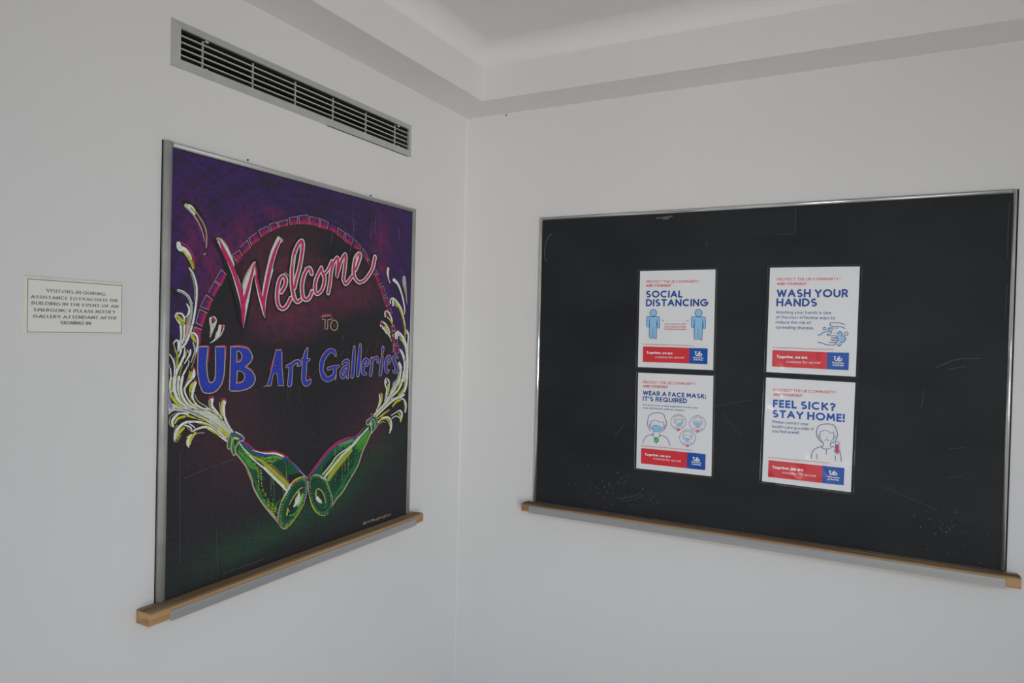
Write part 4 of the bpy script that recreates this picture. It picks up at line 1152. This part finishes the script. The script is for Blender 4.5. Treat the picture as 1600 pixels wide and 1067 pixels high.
F sky 733,-360 821,-448 740,-541 651,-453
F sky 675,-544 728,-587 678,-638 630,-597
S navy2 620,-312,16 678,-259,17 737,-323,16 721,-380,16
S navy2 772,-364,16 821,-448,15 765,-535,17 701,-537,17
S navy2 631,-602,16 673,-638,17 723,-593,16
S navy2 390,-219,16 428,-175,17 480,-173,17
O navy2 312,-163,17 348,-200,16 315,-238,17 279,-202,16
O navy2 822,-264,17 865,-308,15 826,-354,17 783,-310,15
S navy2 158,-369,17 224,-358,17 275,-308,17 444,-260,17 479,-293,16 447,-332,17 376,-342,17
S navy2 377,-348,17 435,-375,17 566,-376,17 623,-386,16 614,-421,17 476,-431,17
S navy2 476,-436,17 625,-440,17 657,-462,16 627,-488,17 478,-488,17
S navy2 505,-496,17 627,-494,17 636,-522,16 597,-547,17 441,-552,17
S navy2 454,-552,17 572,-553,17 593,-578,16 548,-614,17 365,-612,17 284,-575,17 165,-556,17
S navy2 788,-95,17 684,-49,17 463,-42,17 458,-122,17 609,-130,17 700,-139,17 791,-182,17
S navy2 501,-167,14 559,-177,14 636,-169,14
N navy2 7 3 535,-235 600,-247
N navy2 7 4 516,-301 620,-312
X red3 4.7 30 -939,-747 540,-743 For detailed guidance and updates, visit buffalo.edu/coronavirus
F red -937,-803! 398,-806! 402,-1242! -936,-1242!
F ublue 398,-806! 910,-798! 910,-1243! 402,-1242!
X wht 13.6 80 -827,-1012 -73,-1003 Together, we are
Y wht2 9.4 70 -581,-1127 264,-1114 stopping the spread.
U wht 553,-902 756,-1027
X wht 8.0 46 518,-1084 806,-1093 University
X wht 8.0 46 533,-1146 795,-1153 at Buffalo
G poster_sick
X red2 9.7 73 -878,1042 666,1083 PROTECT THE UB COMMUNITY-
X red2 12.8 73 -873,921 -158,940 AND YOURSELF
X navyb 42.6 207 -876,612 648,636 FEEL SICK?
X navyb 42.6 207 -881,341 871,372 STAY HOME!
X slate2 9.1 79 -875,191 21,205 Please contact your
X slate2 9.1 79 -876,63 147,83 health care provider if
X slate2 9.1 79 -874,-59 -191,-40 you feel unwell.
S navy2 383,-208,18 285,-129,17 221,-2,16 241,177,16 325,259,17 513,294,18 635,259,17 693,147,16 716,17,16 663,-134,16 572,-203,17
S navy2 305,65,11 425,121,12 562,69,12 628,96,11
S navy2 311,65,11 310,-67,11 369,-179,11
S navy2 628,88,11 628,-50,11 571,-164,11
S navy2 294,5,11 269,-42,11 306,-97,11
S navy2 644,10,11 673,-30,11 635,-87,11
N navy2 8 2 394,29 537,20
S navy2 456,-38,8 473,-65,9 491,-58,9
S navy2 422,-141,11 469,-116,12 519,-137,12
S navy2 389,-201,14 389,-296,14
S navy2 558,-195,13 556,-284,13
S navy2 346,-306,15 389,-349,15 470,-361,15 550,-337,14 602,-288,14
S navy2 119,-647,16 135,-487,16 213,-374,17 373,-297,17
S navy2 602,-279,18 723,-319,17 803,-456,16 828,-635,16
S navy2 245,-513,14 253,-643,14
S navy2 470,-364,13 472,-494,13
S navy2 690,-504,13 690,-634,13
F wht 711,-138 755,-174 755,-315 790,-385 723,-457 657,-396 686,-317 675,-177
F red 690,-211! 743,-211! 748,-331 774,-384 722,-436 673,-389 692,-328
O navy2 711,-138,15 755,-174,14 755,-315,13 790,-385,13 723,-457,15 657,-396,14 686,-317,13 675,-177,13
S navy2 766,-179,9 787,-180,9
S navy2 768,-238,9 789,-238,9
S navy2 770,-296,9 792,-297,9
X red3 4.9 27 -939,-748 546,-725 For detailed guidance and updates, visit buffalo.edu/coronavirus
F red -930,-810! 397,-804! 400,-1251! -931,-1258!
F ublue 397,-804! 908,-801! 909,-1243! 400,-1251!
X wht 13.7 79 -830,-1022 -66,-1007 Together, we are
Y wht2 9.4 70 -582,-1126 260,-1118 stopping the spread.
U wht 544,-904 754,-1013
X wht 8.2 44 511,-1086 806,-1087 University
X wht 8.2 44 530,-1146 794,-1147 at Buffalo
G evacuation_sign
Z ink 9.6 59 -510,236 516,231 VISITORS REQUIRING
Z ink 9.4 58 -752,121 747,127 ASSISTANCE TO EVACUATE THE
Z ink 9.4 58 -739,18 749,22 BUILDING IN THE EVENT OF AN
Z ink 9.4 58 -697,-93 700,-84 EMERGENCY PLEASE NOTIFY
Z ink 9.4 58 -713,-200 719,-192 GALLERY ATTENDANT AFTER
Z ink 9.7 60 -277,-299 276,-301 SIGNING IN.
G signature
W beige 7.0 79 5963,179 7190,173 @mrflaughingboy
"""
GROUPS = {}; _g = None
for _l in DATA.strip().splitlines():
    if _l.startswith('G '): _g = _l[2:]; GROUPS[_g] = []
    else: GROUPS[_g].append(_l)

# ------------------------------------------------------------------ chalkboards
def extrude(name, prof, axis, a0, a1, org, flip, mat, parent, smooth_=True, bev=0.0):
    """prof: (s, d) pairs across the rail; axis 'x' or 'z'; org: where s = 0; flip turns s round"""
    bm = bmesh.new(); rings = []
    for a in (a0, a1):
        r = []
        for s_, d in prof:
            t = org + (s_ if not flip else -s_)
            r.append(bm.verts.new((a, -d, t) if axis == 'x' else (t, -d, a)))
        rings.append(r)
    n = len(prof)
    for i in range(n): bm.faces.new((rings[0][i], rings[0][(i + 1) % n], rings[1][(i + 1) % n], rings[1][i]))
    caps = [bm.faces.new(rings[0]), bm.faces.new(rings[1][::-1])]
    if bev:
        es = [e for f in caps for e in f.edges if (e.verts[0].co - e.verts[1].co).length > 0.008]
        bmesh.ops.bevel(bm, geom=es, offset=bev, segments=3, affect='EDGES', profile=0.5)
    o = obj(name, bm, mat, parent)
    if smooth_:
        for p in o.data.polygons: p.use_smooth = abs(p.normal.x if axis == 'x' else p.normal.z) < 0.5
    return o

def chalkboard(root, x0, x1, z0, z1, sw, tw, tray, tz0, tz1, strip, sz, out, rm='chrome'):
    """inner slate x0..x1, z0..z1; sw side rail width, tw top rail width; out = how far the dark backing shows round the frame"""
    D = 0.013
    def rail(w): return [(0, 0), (0, D * .7), (w * .14, D * .92), (w * .34, D), (w * .60, D * .97), (w * .80, D * .84), (w * .90, D * .80), (w, D * .72), (w, 0)]
    l, r, b = out
    boxobj('backing_board', M['gap'], root, x0 - sw - l, x1 + sw + r, -0.0022, -0.0002, z0 - 0.002, z1 + tw + b)
    # rail profile starts at its outer edge
    extrude('frame_rail', rail(sw), 'z', z0 - 0.001, z1 + tw, x0 - sw, False, M[rm], root)
    extrude('frame_rail', rail(sw), 'z', z0 - 0.001, z1 + tw, x1 + sw, True, M[rm], root)
    extrude('frame_rail', rail(tw), 'x', x0, x1, z1 + tw, True, M[rm], root)
    H = tz1 - tz0; W = 0.042
    prof = [(0, 0), (H, 0), (H, .014), (H - .0035, .016), (H - .0035, .028), (H, .030), (H, .036), (H - .002, .0405), (H - .005, W), (.005, W), (.0015, .0405), (0, .036)]
    tr = extrude('chalk_tray', prof, 'x', tray[0], tray[1], tz0, False, M['wood'], root, smooth_=False, bev=0.0035)
    tr.data.materials.append(M['woodtop'])
    for p in tr.data.polygons:
        if p.normal.z > .6 and p.center.z > tz1 - .006: p.material_index = 1
    bm = bmesh.new(); box(bm, strip[0], strip[1], -W - .0022, -W + .0005, sz[0], sz[1], 0.0008, 1)
    obj('metal_strip', bm, M['strip'], tr)
    return tr

mural_board = thing('chalkboard', 'chalkboard painted with purple ground, green bottles and the words Welcome to UB Art Galleries', 'chalkboard', (0, -0.7, 1.04), LEFT)
# children are given in wall coordinates, so shift them back by the root's place
class Shift:
    def __init__(s, root, along, z): s.root = root; s.a = along; s.z = z
def settle(root, along, z):
    for c in root.children: c.location = (-along, 0, -z)
plain_board = thing('chalkboard', 'plain black chalkboard with four health posters and faint chalk smudges', 'chalkboard', (0.9, 0, 1.05), 0)

chalkboard(mural_board, -1.0954, -0.3056, 1.0555, 1.9457, 0.0160, 0.0100, (-1.150, -0.262), 1.0265, 1.0530, (-1.1068, -0.300), (1.0245, 1.0450), (0.0010, 0.0005, 0.0012), 'oldrail')
chalkboard(plain_board, 0.2917, 1.5004, 1.0704, 1.9500, 0.0085, 0.0085, (0.257, 1.537), 1.0418, 1.0670, (0.2835, 1.5065), (1.0405, 1.0622), (0.0012, 0.0040, 0.0020))

# slate of the plain board
sl = boxobj('slate_panel', M['slate'], plain_board, 0.2917, 1.5004, -0.009, -0.006, 1.0704, 1.9500)

# painted ground of the mural board: a fine grid whose colours follow the rubbed-in chalk
def vnoise(x, y, seed):
    rs = np.random.RandomState(seed); T = rs.rand(256, 256)
    xi = np.floor(x).astype(int); yi = np.floor(y).astype(int); fx = x - xi; fy = y - yi
    fx = fx * fx * (3 - 2 * fx); fy = fy * fy * (3 - 2 * fy)
    g = lambda a, b: T[a % 256, b % 256]
    return (g(xi, yi) * (1 - fx) + g(xi + 1, yi) * fx) * (1 - fy) + (g(xi, yi + 1) * (1 - fx) + g(xi + 1, yi + 1) * fx) * fy
def fbm(x, y, seed): return (vnoise(x, y, seed) + .5 * vnoise(2 * x, 2 * y, seed + 1) + .25 * vnoise(4 * x, 4 * y, seed + 2)) / 1.75
def mural_ground(root):
    nx, nz = 340, 380
    us = np.linspace(-1.0954, -0.3056, nx); zs = np.linspace(1.0555, 1.9457, nz)
    U, Z = np.meshgrid((us + 1.10) * 1e4, (zs - 1.05) * 1e4)
    # inside of the arch: polygon through the inner corners of the painted bricks
    inner = []
    for l in GROUPS['painted_arch']:
        if l.startswith('K '):
            P = [parse(t) for t in l.split()[1:]]; inner.append(((P[1][0] + P[2][0]) / 2, (P[1][1] + P[2][1]) / 2))
    L = [p for p in inner[:5]][::-1]; poly = L + inner[5:]
    cx, cy = 4000.0, 4600.0
    ang = np.array([math.atan2(p[1] - cy, p[0] - cx) for p in poly]); rad = np.array([math.hypot(p[0] - cx, p[1] - cy) for p in poly])
    od = np.argsort(ang); ang = ang[od]; rad = rad[od]
    A = np.arctan2(Z - cy, U - cx); Rr = np.hypot(U - cx, Z - cy)
    lim = np.interp(A, ang, rad)
    outside = np.clip((Rr - lim + 40) / 120, 0, 1)
    outside = np.where(A < -1.2, 0, outside); outside = np.where(A > 2.95, 1, outside) if False else outside
    # the purple stops part way down both sides
    left = U < cx
    low = np.where(left, np.clip((Z - 4750 + 500 * (vnoise(U / 300, Z / 300, 5) - .5)) / 350, 0, 1), np.clip((Z - 4350) / 500, 0, 1))
    lower_out = np.where(left, U < 700, U > 7050)
    outside = np.where(Z < cy + 300, np.where(lower_out, 1.0, 0.0), outside)
    pur = outside * low
    st = fbm(Rr / 70, A * 5 + Rr / 900, 11); st2 = fbm(U / 500 + 3, Z / 500, 21); st3 = fbm((U * .5 + Z) / 60, (U - Z * .4) / 900, 31)
    def C(c): return np.array(alb(c))[None, None, :]
    def mix(a, b, t): t = np.clip(t, 0, 1)[..., None]; return a * (1 - t) + b * t
    base = np.ones(U.shape + (1,)) * C((33, 33, 35))
    base = mix(base, C((42, 42, 46)), (vnoise(U / 12, Z / 900, 3) - .55) * 0.8)
    def blob(x, y, rx, ry, rot=0):
        c_, s_ = math.cos(rot), math.sin(rot); dx = U - x; dy = Z - y
        return np.exp(-(((dx * c_ + dy * s_) / rx) ** 2 + ((-dx * s_ + dy * c_) / ry) ** 2))
    rag = 0.55 + 0.9 * fbm(U / 160, Z / 160, 41)
    mar = 0
    for (x, y, rx, ry, k) in MAROON: mar = mar + k * blob(x, y, rx, ry)
    for (x, y, rx, ry, k) in DARKS: mar = mar - k * blob(x, y, rx, ry)
    base = mix(base, C((76, 40, 54)), mar * rag * .62)
    mg = 0
    for (x, y, rx, ry, k) in LOWMAR: mg = mg + k * blob(x, y, rx, ry)
    base = mix(base, C((62, 38, 46)), mg * rag * .6)
    gr = 0
    for (x, y, rx, ry, rot, k) in GREENS: gr = gr + k * blob(x, y, rx, ry, rot)
    base = mix(base, C((28, 74, 48)), gr * .32 * (0.3 + 1.1 * fbm((U - Z * .3) / 420, (Z + U * .35) / 45, 51)))
    p = mix(np.ones(U.shape + (1,)) * C((43, 33, 56)), C((57, 34, 92)), .08 + (st - .30) * 1.5 * (0.4 + 0.6 * st2) + (st3 - .55) * .7)
    p = mix(p, C((38, 34, 46)), (st2 - .58) * 2.6)
    m2 = 0
    for (x, y, rx, ry, k) in MAGENTA: m2 = m2 + k * blob(x, y, rx, ry)
    p = mix(p, C((98, 36, 66)), m2 * .6 * (2.2 * fbm((U * .8 + Z * .3) / 90, (Z - U * .3) / 260, 61) - .35))
    col = mix(base, p, pur)
    # darker line along the top and right edges of the panel
    edge = np.clip(1 - (Z.max() - Z) / 40, 0, 1) + np.clip(1 - (U.max() - U) / 60, 0, 1)
    col = mix(col, C((30, 30, 32)), edge * 0.8)
    n = nx * nz
    V = np.zeros((n, 3)); V[:, 0] = np.tile(us, nz); V[:, 2] = np.repeat(zs, nx); V[:, 1] = -0.009
    idx = np.arange(n).reshape(nz, nx)
    F = np.stack([idx[:-1, :-1], idx[:-1, 1:], idx[1:, 1:], idx[1:, :-1]], -1).reshape(-1, 4)
    me = bpy.data.meshes.new('slate_panel')
    me.vertices.add(n); me.vertices.foreach_set('co', V.ravel())
    me.loops.add(F.size); me.loops.foreach_set('vertex_index', F.ravel().astype(np.int32))
    me.polygons.add(len(F)); me.polygons.foreach_set('loop_start', np.arange(0, F.size, 4, dtype=np.int32))
    me.update(calc_edges=True); me.validate()
    at = me.color_attributes.new('Col', 'FLOAT_COLOR', 'POINT')
    cc = np.ones((n, 4), dtype=np.float32); cc[:, :3] = np.clip(col.reshape(-1, 3), 0, 1)
    at.data.foreach_set('color', cc.ravel())
    return link('slate_panel', me, M['ground'], root)
MAROON = [(3000, 7100, 1300, 700, .55), (4100, 6350, 2000, 1400, 1.0), (3000, 5600, 1500, 700, .8), (2200, 6500, 700, 900, .3), (5600, 6500, 1100, 800, .75)]
DARKS = [(4850, 7350, 1100, 450, .95), (1500, 5600, 500, 900, .7), (5500, 5500, 1700, 600, .9), (3500, 4600, 2500, 700, .8)]
LOWMAR = [(1500, 3400, 1000, 1500, .9), (6600, 3600, 550, 1300, .75), (5900, 2700, 900, 700, .8), (2300, 2600, 700, 600, .4)]
GREENS = [(3600, 900, 2600, 330, .18, .95), (2400, 650, 1500, 330, .1, .5), (6300, 1900, 1700, 420, .38, .75), (4800, 1050, 1000, 500, .3, .6), (1300, 900, 900, 300, .1, .3)]
MAGENTA = [(560, 7330, 230, 700, .9), (991, 6531, 260, 650, .9), (1764, 7317, 330, 560, 1.0), (2594, 8100, 380, 150, .8), (6517, 7604, 330, 850, 1.1), (1250, 7150, 420, 350, .6)]
panel = mural_ground(mural_board)
depth = 0.00905
for name, lab in (('painted_arch', 'crimson and purple brick arch outlined in beige'), ('splash_left', 'white and yellow foam spraying up on the left'), ('splash_right', 'white and yellow foam spraying up on the right'),
                  ('green_bottle_left', 'painted green bottle leaning left'), ('green_bottle_right', 'painted green bottle leaning right'),
                  ('welcome_lettering', 'pink lettering reading Welcome'), ('to_lettering', 'small beige outlined lettering reading To'),
                  ('gallery_lettering', 'blue block lettering reading UB Art Galleries'), ('signature', 'small beige handwritten signature'), ('scratch_marks', None)):
    fl = Flat(-1.10, 1.05, depth, 0.0000005)
    draw(fl, GROUPS[name], name.startswith('splash'))
    depth = fl.d
    nm = {'splash_left': 'painted_splash', 'splash_right': 'painted_splash', 'green_bottle_left': 'painted_bottle', 'green_bottle_right': 'painted_bottle'}.get(name, name)
    o = fl.build(nm, M['chalkpaint'], panel)
    if lab: o['label'] = lab
    else: o['kind'] = 'stuff'
settle(mural_board, -0.7, 1.04)

# faint chalk smudges, rings and a rubbed patch on the plain slate
rnd = random.Random(12)
fl = Flat(0, 0, 0.0091, 0.0000003)
def faint(pts, w, c=(62, 66, 70)): fl.ribbon(smooth([(p[0] * 1e4, p[1] * 1e4, w * 1e4, False) for p in pts]), alb(c))
def speck(cx, cz, rx, rz, n, c=(92, 95, 98), s=0.0012):
    for _ in range(n):
        x = rnd.gauss(cx, rx); z = rnd.gauss(cz, rz); a = rnd.uniform(0, 3.14); l = rnd.uniform(.3, 2.2) * s
        x = min(max(x, .30), 1.49); z = min(max(z, 1.08), 1.94)
        t = rnd.uniform(.45, 1.0); cc = tuple(40 + (q - 40) * t for q in c)
        faint([(x, z), (x + l * math.cos(a), z + l * math.sin(a))], s * rnd.uniform(.35, .8), cc)
fl.fill([(x_ * 1e4, z_ * 1e4) for x_, z_ in ((.83, 1.878), (1.03, 1.876), (1.03, 1.938), (.83, 1.936))], (0.0235, 0.0258, 0.0280))
speck(.50, 1.135, .055, .028, 34)
speck(.53, 1.145, .012, .012, 14, (120, 122, 124), .0016)
speck(.42, 1.20, .06, .06, 10)
speck(1.395, 1.15, .03, .022, 26)
speck(1.05, 1.10, .25, .02, 14)
speck(.80, 1.90, .30, .03, 16)
speck(1.3, 1.5, .1, .22, 16)
speck(.40, 1.6, .05, .16, 10)
faint([(.318, 1.905), (.308, 1.89), (.301, 1.86), (.302, 1.835), (.309, 1.822)], .0022, (66, 70, 72))
faint([(.326, 1.905), (.318, 1.908)], .002, (70, 74, 76))
faint([(1.25, 1.235), (1.31, 1.215), (1.37, 1.195)], .0013, (49, 52, 56))
faint([(1.24, 1.245), (1.29, 1.228)], .001, (48, 51, 55))
faint([(1.39, 1.345), (1.42, 1.350)], .0014, (50, 53, 57))
faint([(1.39, 1.275), (1.42, 1.282)], .0014, (50, 53, 57))
faint([(.655, 1.938), (.700, 1.941)], .004, (70, 74, 77))
faint([(.675, 1.935), (.69, 1.936)], .004, (76, 80, 82))
faint([(.80, 1.862), (.80, 1.850)], .0018, (66, 68, 70))
faint([(1.495, 1.93), (1.493, 1.86), (1.494, 1.80)], .0022, (44, 50, 53))
faint([(1.495, 1.74), (1.493, 1.66)], .0018, (44, 49, 52))
faint([(.545, 1.30), (.575, 1.335)], .0025, (44, 47, 50))
faint([(1.03, 1.945), (1.03, 1.875)], .0016, (50, 53, 56))
faint([(.98, 1.877), (1.03, 1.876)], .0014, (46, 49, 52))
speck(.50, 1.14, .07, .03, 30, (104, 106, 108), .0018)
speck(1.40, 1.155, .035, .03, 24, (104, 106, 108), .0016)
speck(1.08, 1.77, .004, .006, 4, (150, 150, 150), .0016)
speck(.62, 1.12, .05, .012, 12, (70, 74, 78), .004)
faint([(.56, 1.115), (.60, 1.125), (.63, 1.14)], .0016, (58, 62, 66))
faint([(.57, 1.108), (.60, 1.115), (.64, 1.135)], .0012, (56, 60, 64))
faint([(.78, 1.40), (.84, 1.41), (.93, 1.432)], .0012, (54, 57, 60))
faint([(.86, 1.39), (.88, 1.36), (.91, 1.33)], .0012, (52, 55, 58))
faint([(1.36, 1.54), (1.40, 1.56), (1.45, 1.565)], .0016, (58, 62, 66))
faint([(1.38, 1.535), (1.42, 1.545)], .0012, (56, 60, 64))
faint([(1.33, 1.44), (1.335, 1.48)], .0016, (52, 56, 60))
cm = fl.build('chalk_marks', M['print'], sl); cm['kind'] = 'stuff'
settle(plain_board, 0.9, 1.05)

# ------------------------------------------------------------------ posters
POST = [('poster_distancing', 0.7189, 1.6472, 0.0030, 'white laminated poster headed Social Distancing with two light blue figures', 'SOCIAL'),
        ('poster_mask', 0.7217, 1.3517, 0.0068, 'white laminated poster headed Wear a Face Mask with a drawn masked person', 'MASK'),
        ('poster_hands', 1.0767, 1.6484, -0.0073, 'white laminated poster headed Wash Your Hands with hands under a tap', 'HANDS'),
        ('poster_sick', 1.0742, 1.3541, -0.0096, 'white laminated poster headed Feel Sick? Stay Home! with person and thermometer', 'SICK')]
def rrect(w, h, r, n=5):
    pts = []
    for cx, cz, a0 in ((w / 2 - r, h / 2 - r, 0), (-w / 2 + r, h / 2 - r, 90), (-w / 2 + r, -h / 2 + r, 180), (w / 2 - r, -h / 2 + r, 270)):
        for k in range(n + 1):
            a = math.radians(a0 + 90 * k / n); pts.append((cx + r * math.cos(a), cz + r * math.sin(a)))
    return pts
for i, (key, x, z, rot, label, _) in enumerate(POST):
    t = thing('poster', label, 'poster', (x, -0.0098, z), 0, 'health posters on the plain chalkboard')
    t.rotation_euler = (0, -rot, 0)
    boxobj('paper_sheet', M['paper'], t, -.10795, .10795, -0.0004, 0.0, -.1397, .1397)
    f2 = Flat(0, 0, 0.00042, 0.0000012)
    draw(f2, GROUPS[key]); f2.build('printing', M['print'], t)
    # clear sleeve, gently buckled; it bellies out most on the poster at the lower right
    W2, H2 = .2159 + .0125, .2794 + .0115; nx, nz = 40, 52
    bm = bmesh.new(); g = []
    amp = (.0002, .0002, .0002, .0004)[i]; ph = i * 1.7
    for a in range(nz + 1):
        row = []
        for b in range(nx + 1):
            u = b / nx * 2 - 1; v = a / nz * 2 - 1
            # round off the corners
            px_, pz_ = u * W2 / 2, v * H2 / 2; r = .006
            ex, ez = abs(px_) - (W2 / 2 - r), abs(pz_) - (H2 / 2 - r)
            if ex > 0 and ez > 0:
                d = math.hypot(ex, ez)
                if d > r: px_ = math.copysign(W2 / 2 - r + ex * r / d, px_); pz_ = math.copysign(H2 / 2 - r + ez * r / d, pz_)
            wv = amp * (math.sin(u * 7 + ph) * math.cos(v * 5 + ph * 2) + .6 * math.sin(v * 13 + u * 9 + ph))
            if i == 3: wv += .0014 * math.exp(-((v + 1) / .10) ** 2) * (0.5 + 0.5 * math.sin(u * 9 + 0.6)) + .0012 * math.exp(-((v - 1) / .16) ** 2) * math.exp(-((u + .45) / .5) ** 2)
            edge = max(0, 1 - max(0, min(W2 / 2 - abs(px_), H2 / 2 - abs(pz_))) / .004) if i != 3 or v > -.97 else 0
            row.append(bm.verts.new((px_, -0.0020 - max(-.0004, wv) + 0.0012 * edge, pz_)))
        g.append(row)
    for a in range(nz):
        for b in range(nx): bm.faces.new((g[a][b], g[a][b + 1], g[a + 1][b + 1], g[a + 1][b]))
    slv = obj('clear_sleeve', bm, M['sleeve'], t, smooth=True)
    bm = bmesh.new(); o_ = rrect(W2 + .0006, H2 + .0006, .006); n_ = rrect(W2 - .0016, H2 - .0016, .0055); N_ = len(o_)
    for yy in (-0.0002, -0.0011): pass
    vo = [bm.verts.new((p[0], -0.0002, p[1])) for p in o_]; vt = [bm.verts.new(((p[0] + q_[0]) / 2, -0.0015, (p[1] + q_[1]) / 2)) for p, q_ in zip(o_, n_)]; vi = [bm.verts.new((p[0], -0.0002, p[1])) for p in n_]
    for k in range(N_):
        k2 = (k + 1) % N_; bm.faces.new((vo[k], vo[k2], vt[k2], vt[k])); bm.faces.new((vt[k], vt[k2], vi[k2], vi[k]))
    obj('sleeve_rim', bm, M['rim'], slv)

# ------------------------------------------------------------------ evacuation sign
sg = thing('wall_sign', 'white plastic sign with grey border asking visitors requiring assistance to notify gallery attendant', 'sign', (0, -1.2725, 1.6245), LEFT)
boxobj('backing_plate', M['signback'], sg, -.0862, .0842, -0.0024, 0, -.0468, .0495, bev=.0006, seg=1)
boxobj('face_plate', M['sign'], sg, -.0815, .0838, -0.0040, -0.0024, -.0455, .0455)
fl = Flat(0, 0, 0.00402, 0.0000012)
bw = 11
x0, x1, z0, z1 = -799, 818, -435, 437
fl.ribbon([(x0, z0, bw), (x1, z0, bw)], PAL['ink']); fl.ribbon([(x0, z1, bw), (x1, z1, bw)], PAL['ink']); fl.ribbon([(x0, z0, bw), (x0, z1, bw)], PAL['ink']); fl.ribbon([(x1, z0, bw), (x1, z1, bw)], PAL['ink'])
draw(fl, GROUPS['evacuation_sign']); fl.build('lettering', M['print'], sg)

# ------------------------------------------------------------------ air vent
vt_ = thing('air_vent', 'long grey metal air vent with four thin horizontal slats above the painted chalkboard', 'vent', (0, -0.7, 2.1062), LEFT)
y0, y1, z0, z1 = VENT; oy0, oy1, oz0, oz1 = -1.0959, -0.3103, 2.1062, 2.1985
def rail4(pts_out, pts_in):
    bm = bmesh.new(); a = [bm.verts.new((p[0], -.0022, p[1])) for p in pts_out]; b = [bm.verts.new((p[0], -.0060, p[1])) for p in pts_in]
    a2 = [bm.verts.new((p[0], -.0001, p[1])) for p in pts_out]; b2 = [bm.verts.new((p[0], .012, p[1])) for p in pts_in]
    bm.faces.new((a[0], a[1], b[1], b[0])); bm.faces.new((a2[0], a2[1], a[1], a[0])); bm.faces.new((b[0], b[1], b2[1], b2[0])); bm.faces.new((a[0], b[0], b2[0], a2[0])); bm.faces.new((a[1], a2[1], b2[1], b[1]))
    obj('frame_rail', bm, M['vent'], vt_)
oc = [(oy0, oz0), (oy1, oz0), (oy1, oz1), (oy0, oz1)]; ic = [(y0, z0), (y1, z0), (y1, z1), (y0, z1)]
for k in range(4): rail4((oc[k], oc[(k + 1) % 4]), (ic[k], ic[(k + 1) % 4]))
for k in range(4):
    zz = 2.1338 + k * 0.01280
    boxobj('slat', M['slat'], vt_, y0 + .0003, y1 - .0003, -.0015, .003, zz - .0010, zz + .0010)
for yy in (-1.026, -.896, -.769, -.640, -.512, -.3855):
    boxobj('mullion', M['slat'], vt_, yy + .004, yy + .0062, .0032, .007, z0 + .002, z1 - .002)
for yy in (-1.018, -.372):
    for zz in (z0, z1 - .004): boxobj('clip', M['slat'], vt_, yy, yy + .008, -.001, .004, zz, zz + .004, bev=.0008, seg=1)
bm = bmesh.new(); box(bm, y0, y1, .001, .119, z0, z1)
bm.faces.ensure_lookup_table()
bmesh.ops.delete(bm, geom=[f for f in bm.faces if f.calc_center_median().y < .002], context='FACES')
bmesh.ops.scale(bm, vec=(.9996, 1, .998), verts=bm.verts[:], space=Matrix.Translation((-(y0 + y1) / 2, 0, -(z0 + z1) / 2)))
obj('duct_liner', bm, M['dark'], vt_)
boxobj('gap_shade_strip', M['gap'], vt_, -.66, -.325, -.0012, -.0001, oz0 - .0016, oz0 - .0001)  # solid dark strip standing in for the shade under the frame
# old cream paint line left beside the frame on its left edge
boxobj('paint_line', M['cream'], vt_, oy0 - .0022, oy0 - .0001, -.0009, -.0001, oz0 - .001, oz1 + .001)
settle(vt_, -0.7, 2.1062)

# ------------------------------------------------------------------ nails left in the walls
def nail(loc, rotz, label, r=.0022):
    bm = bmesh.new()
    bmesh.ops.create_cone(bm, cap_ends=True, segments=10, radius1=r, radius2=r * .7, depth=.003, matrix=Matrix.Rotation(math.pi / 2, 4, 'X') @ Matrix.Translation((0, 0, .0015)))
    o = obj('nail', bm, M['nail']); o.location = loc; o.rotation_euler = (0, 0, rotz); o['label'] = label; o['category'] = 'nail'; o['group'] = 'nails left in the walls'
nail((0.1472, 0, 2.2986), 0, 'small dark nail in the wall just right of the corner below the soffit')
nail((0, -0.9050, 1.9640), LEFT, 'small dark nail over the top rail of the painted chalkboard, below the vent left half', .002)
nail((0, -0.4860, 1.9620), LEFT, 'small dark nail over the top rail of the painted chalkboard, toward its right end', .002)
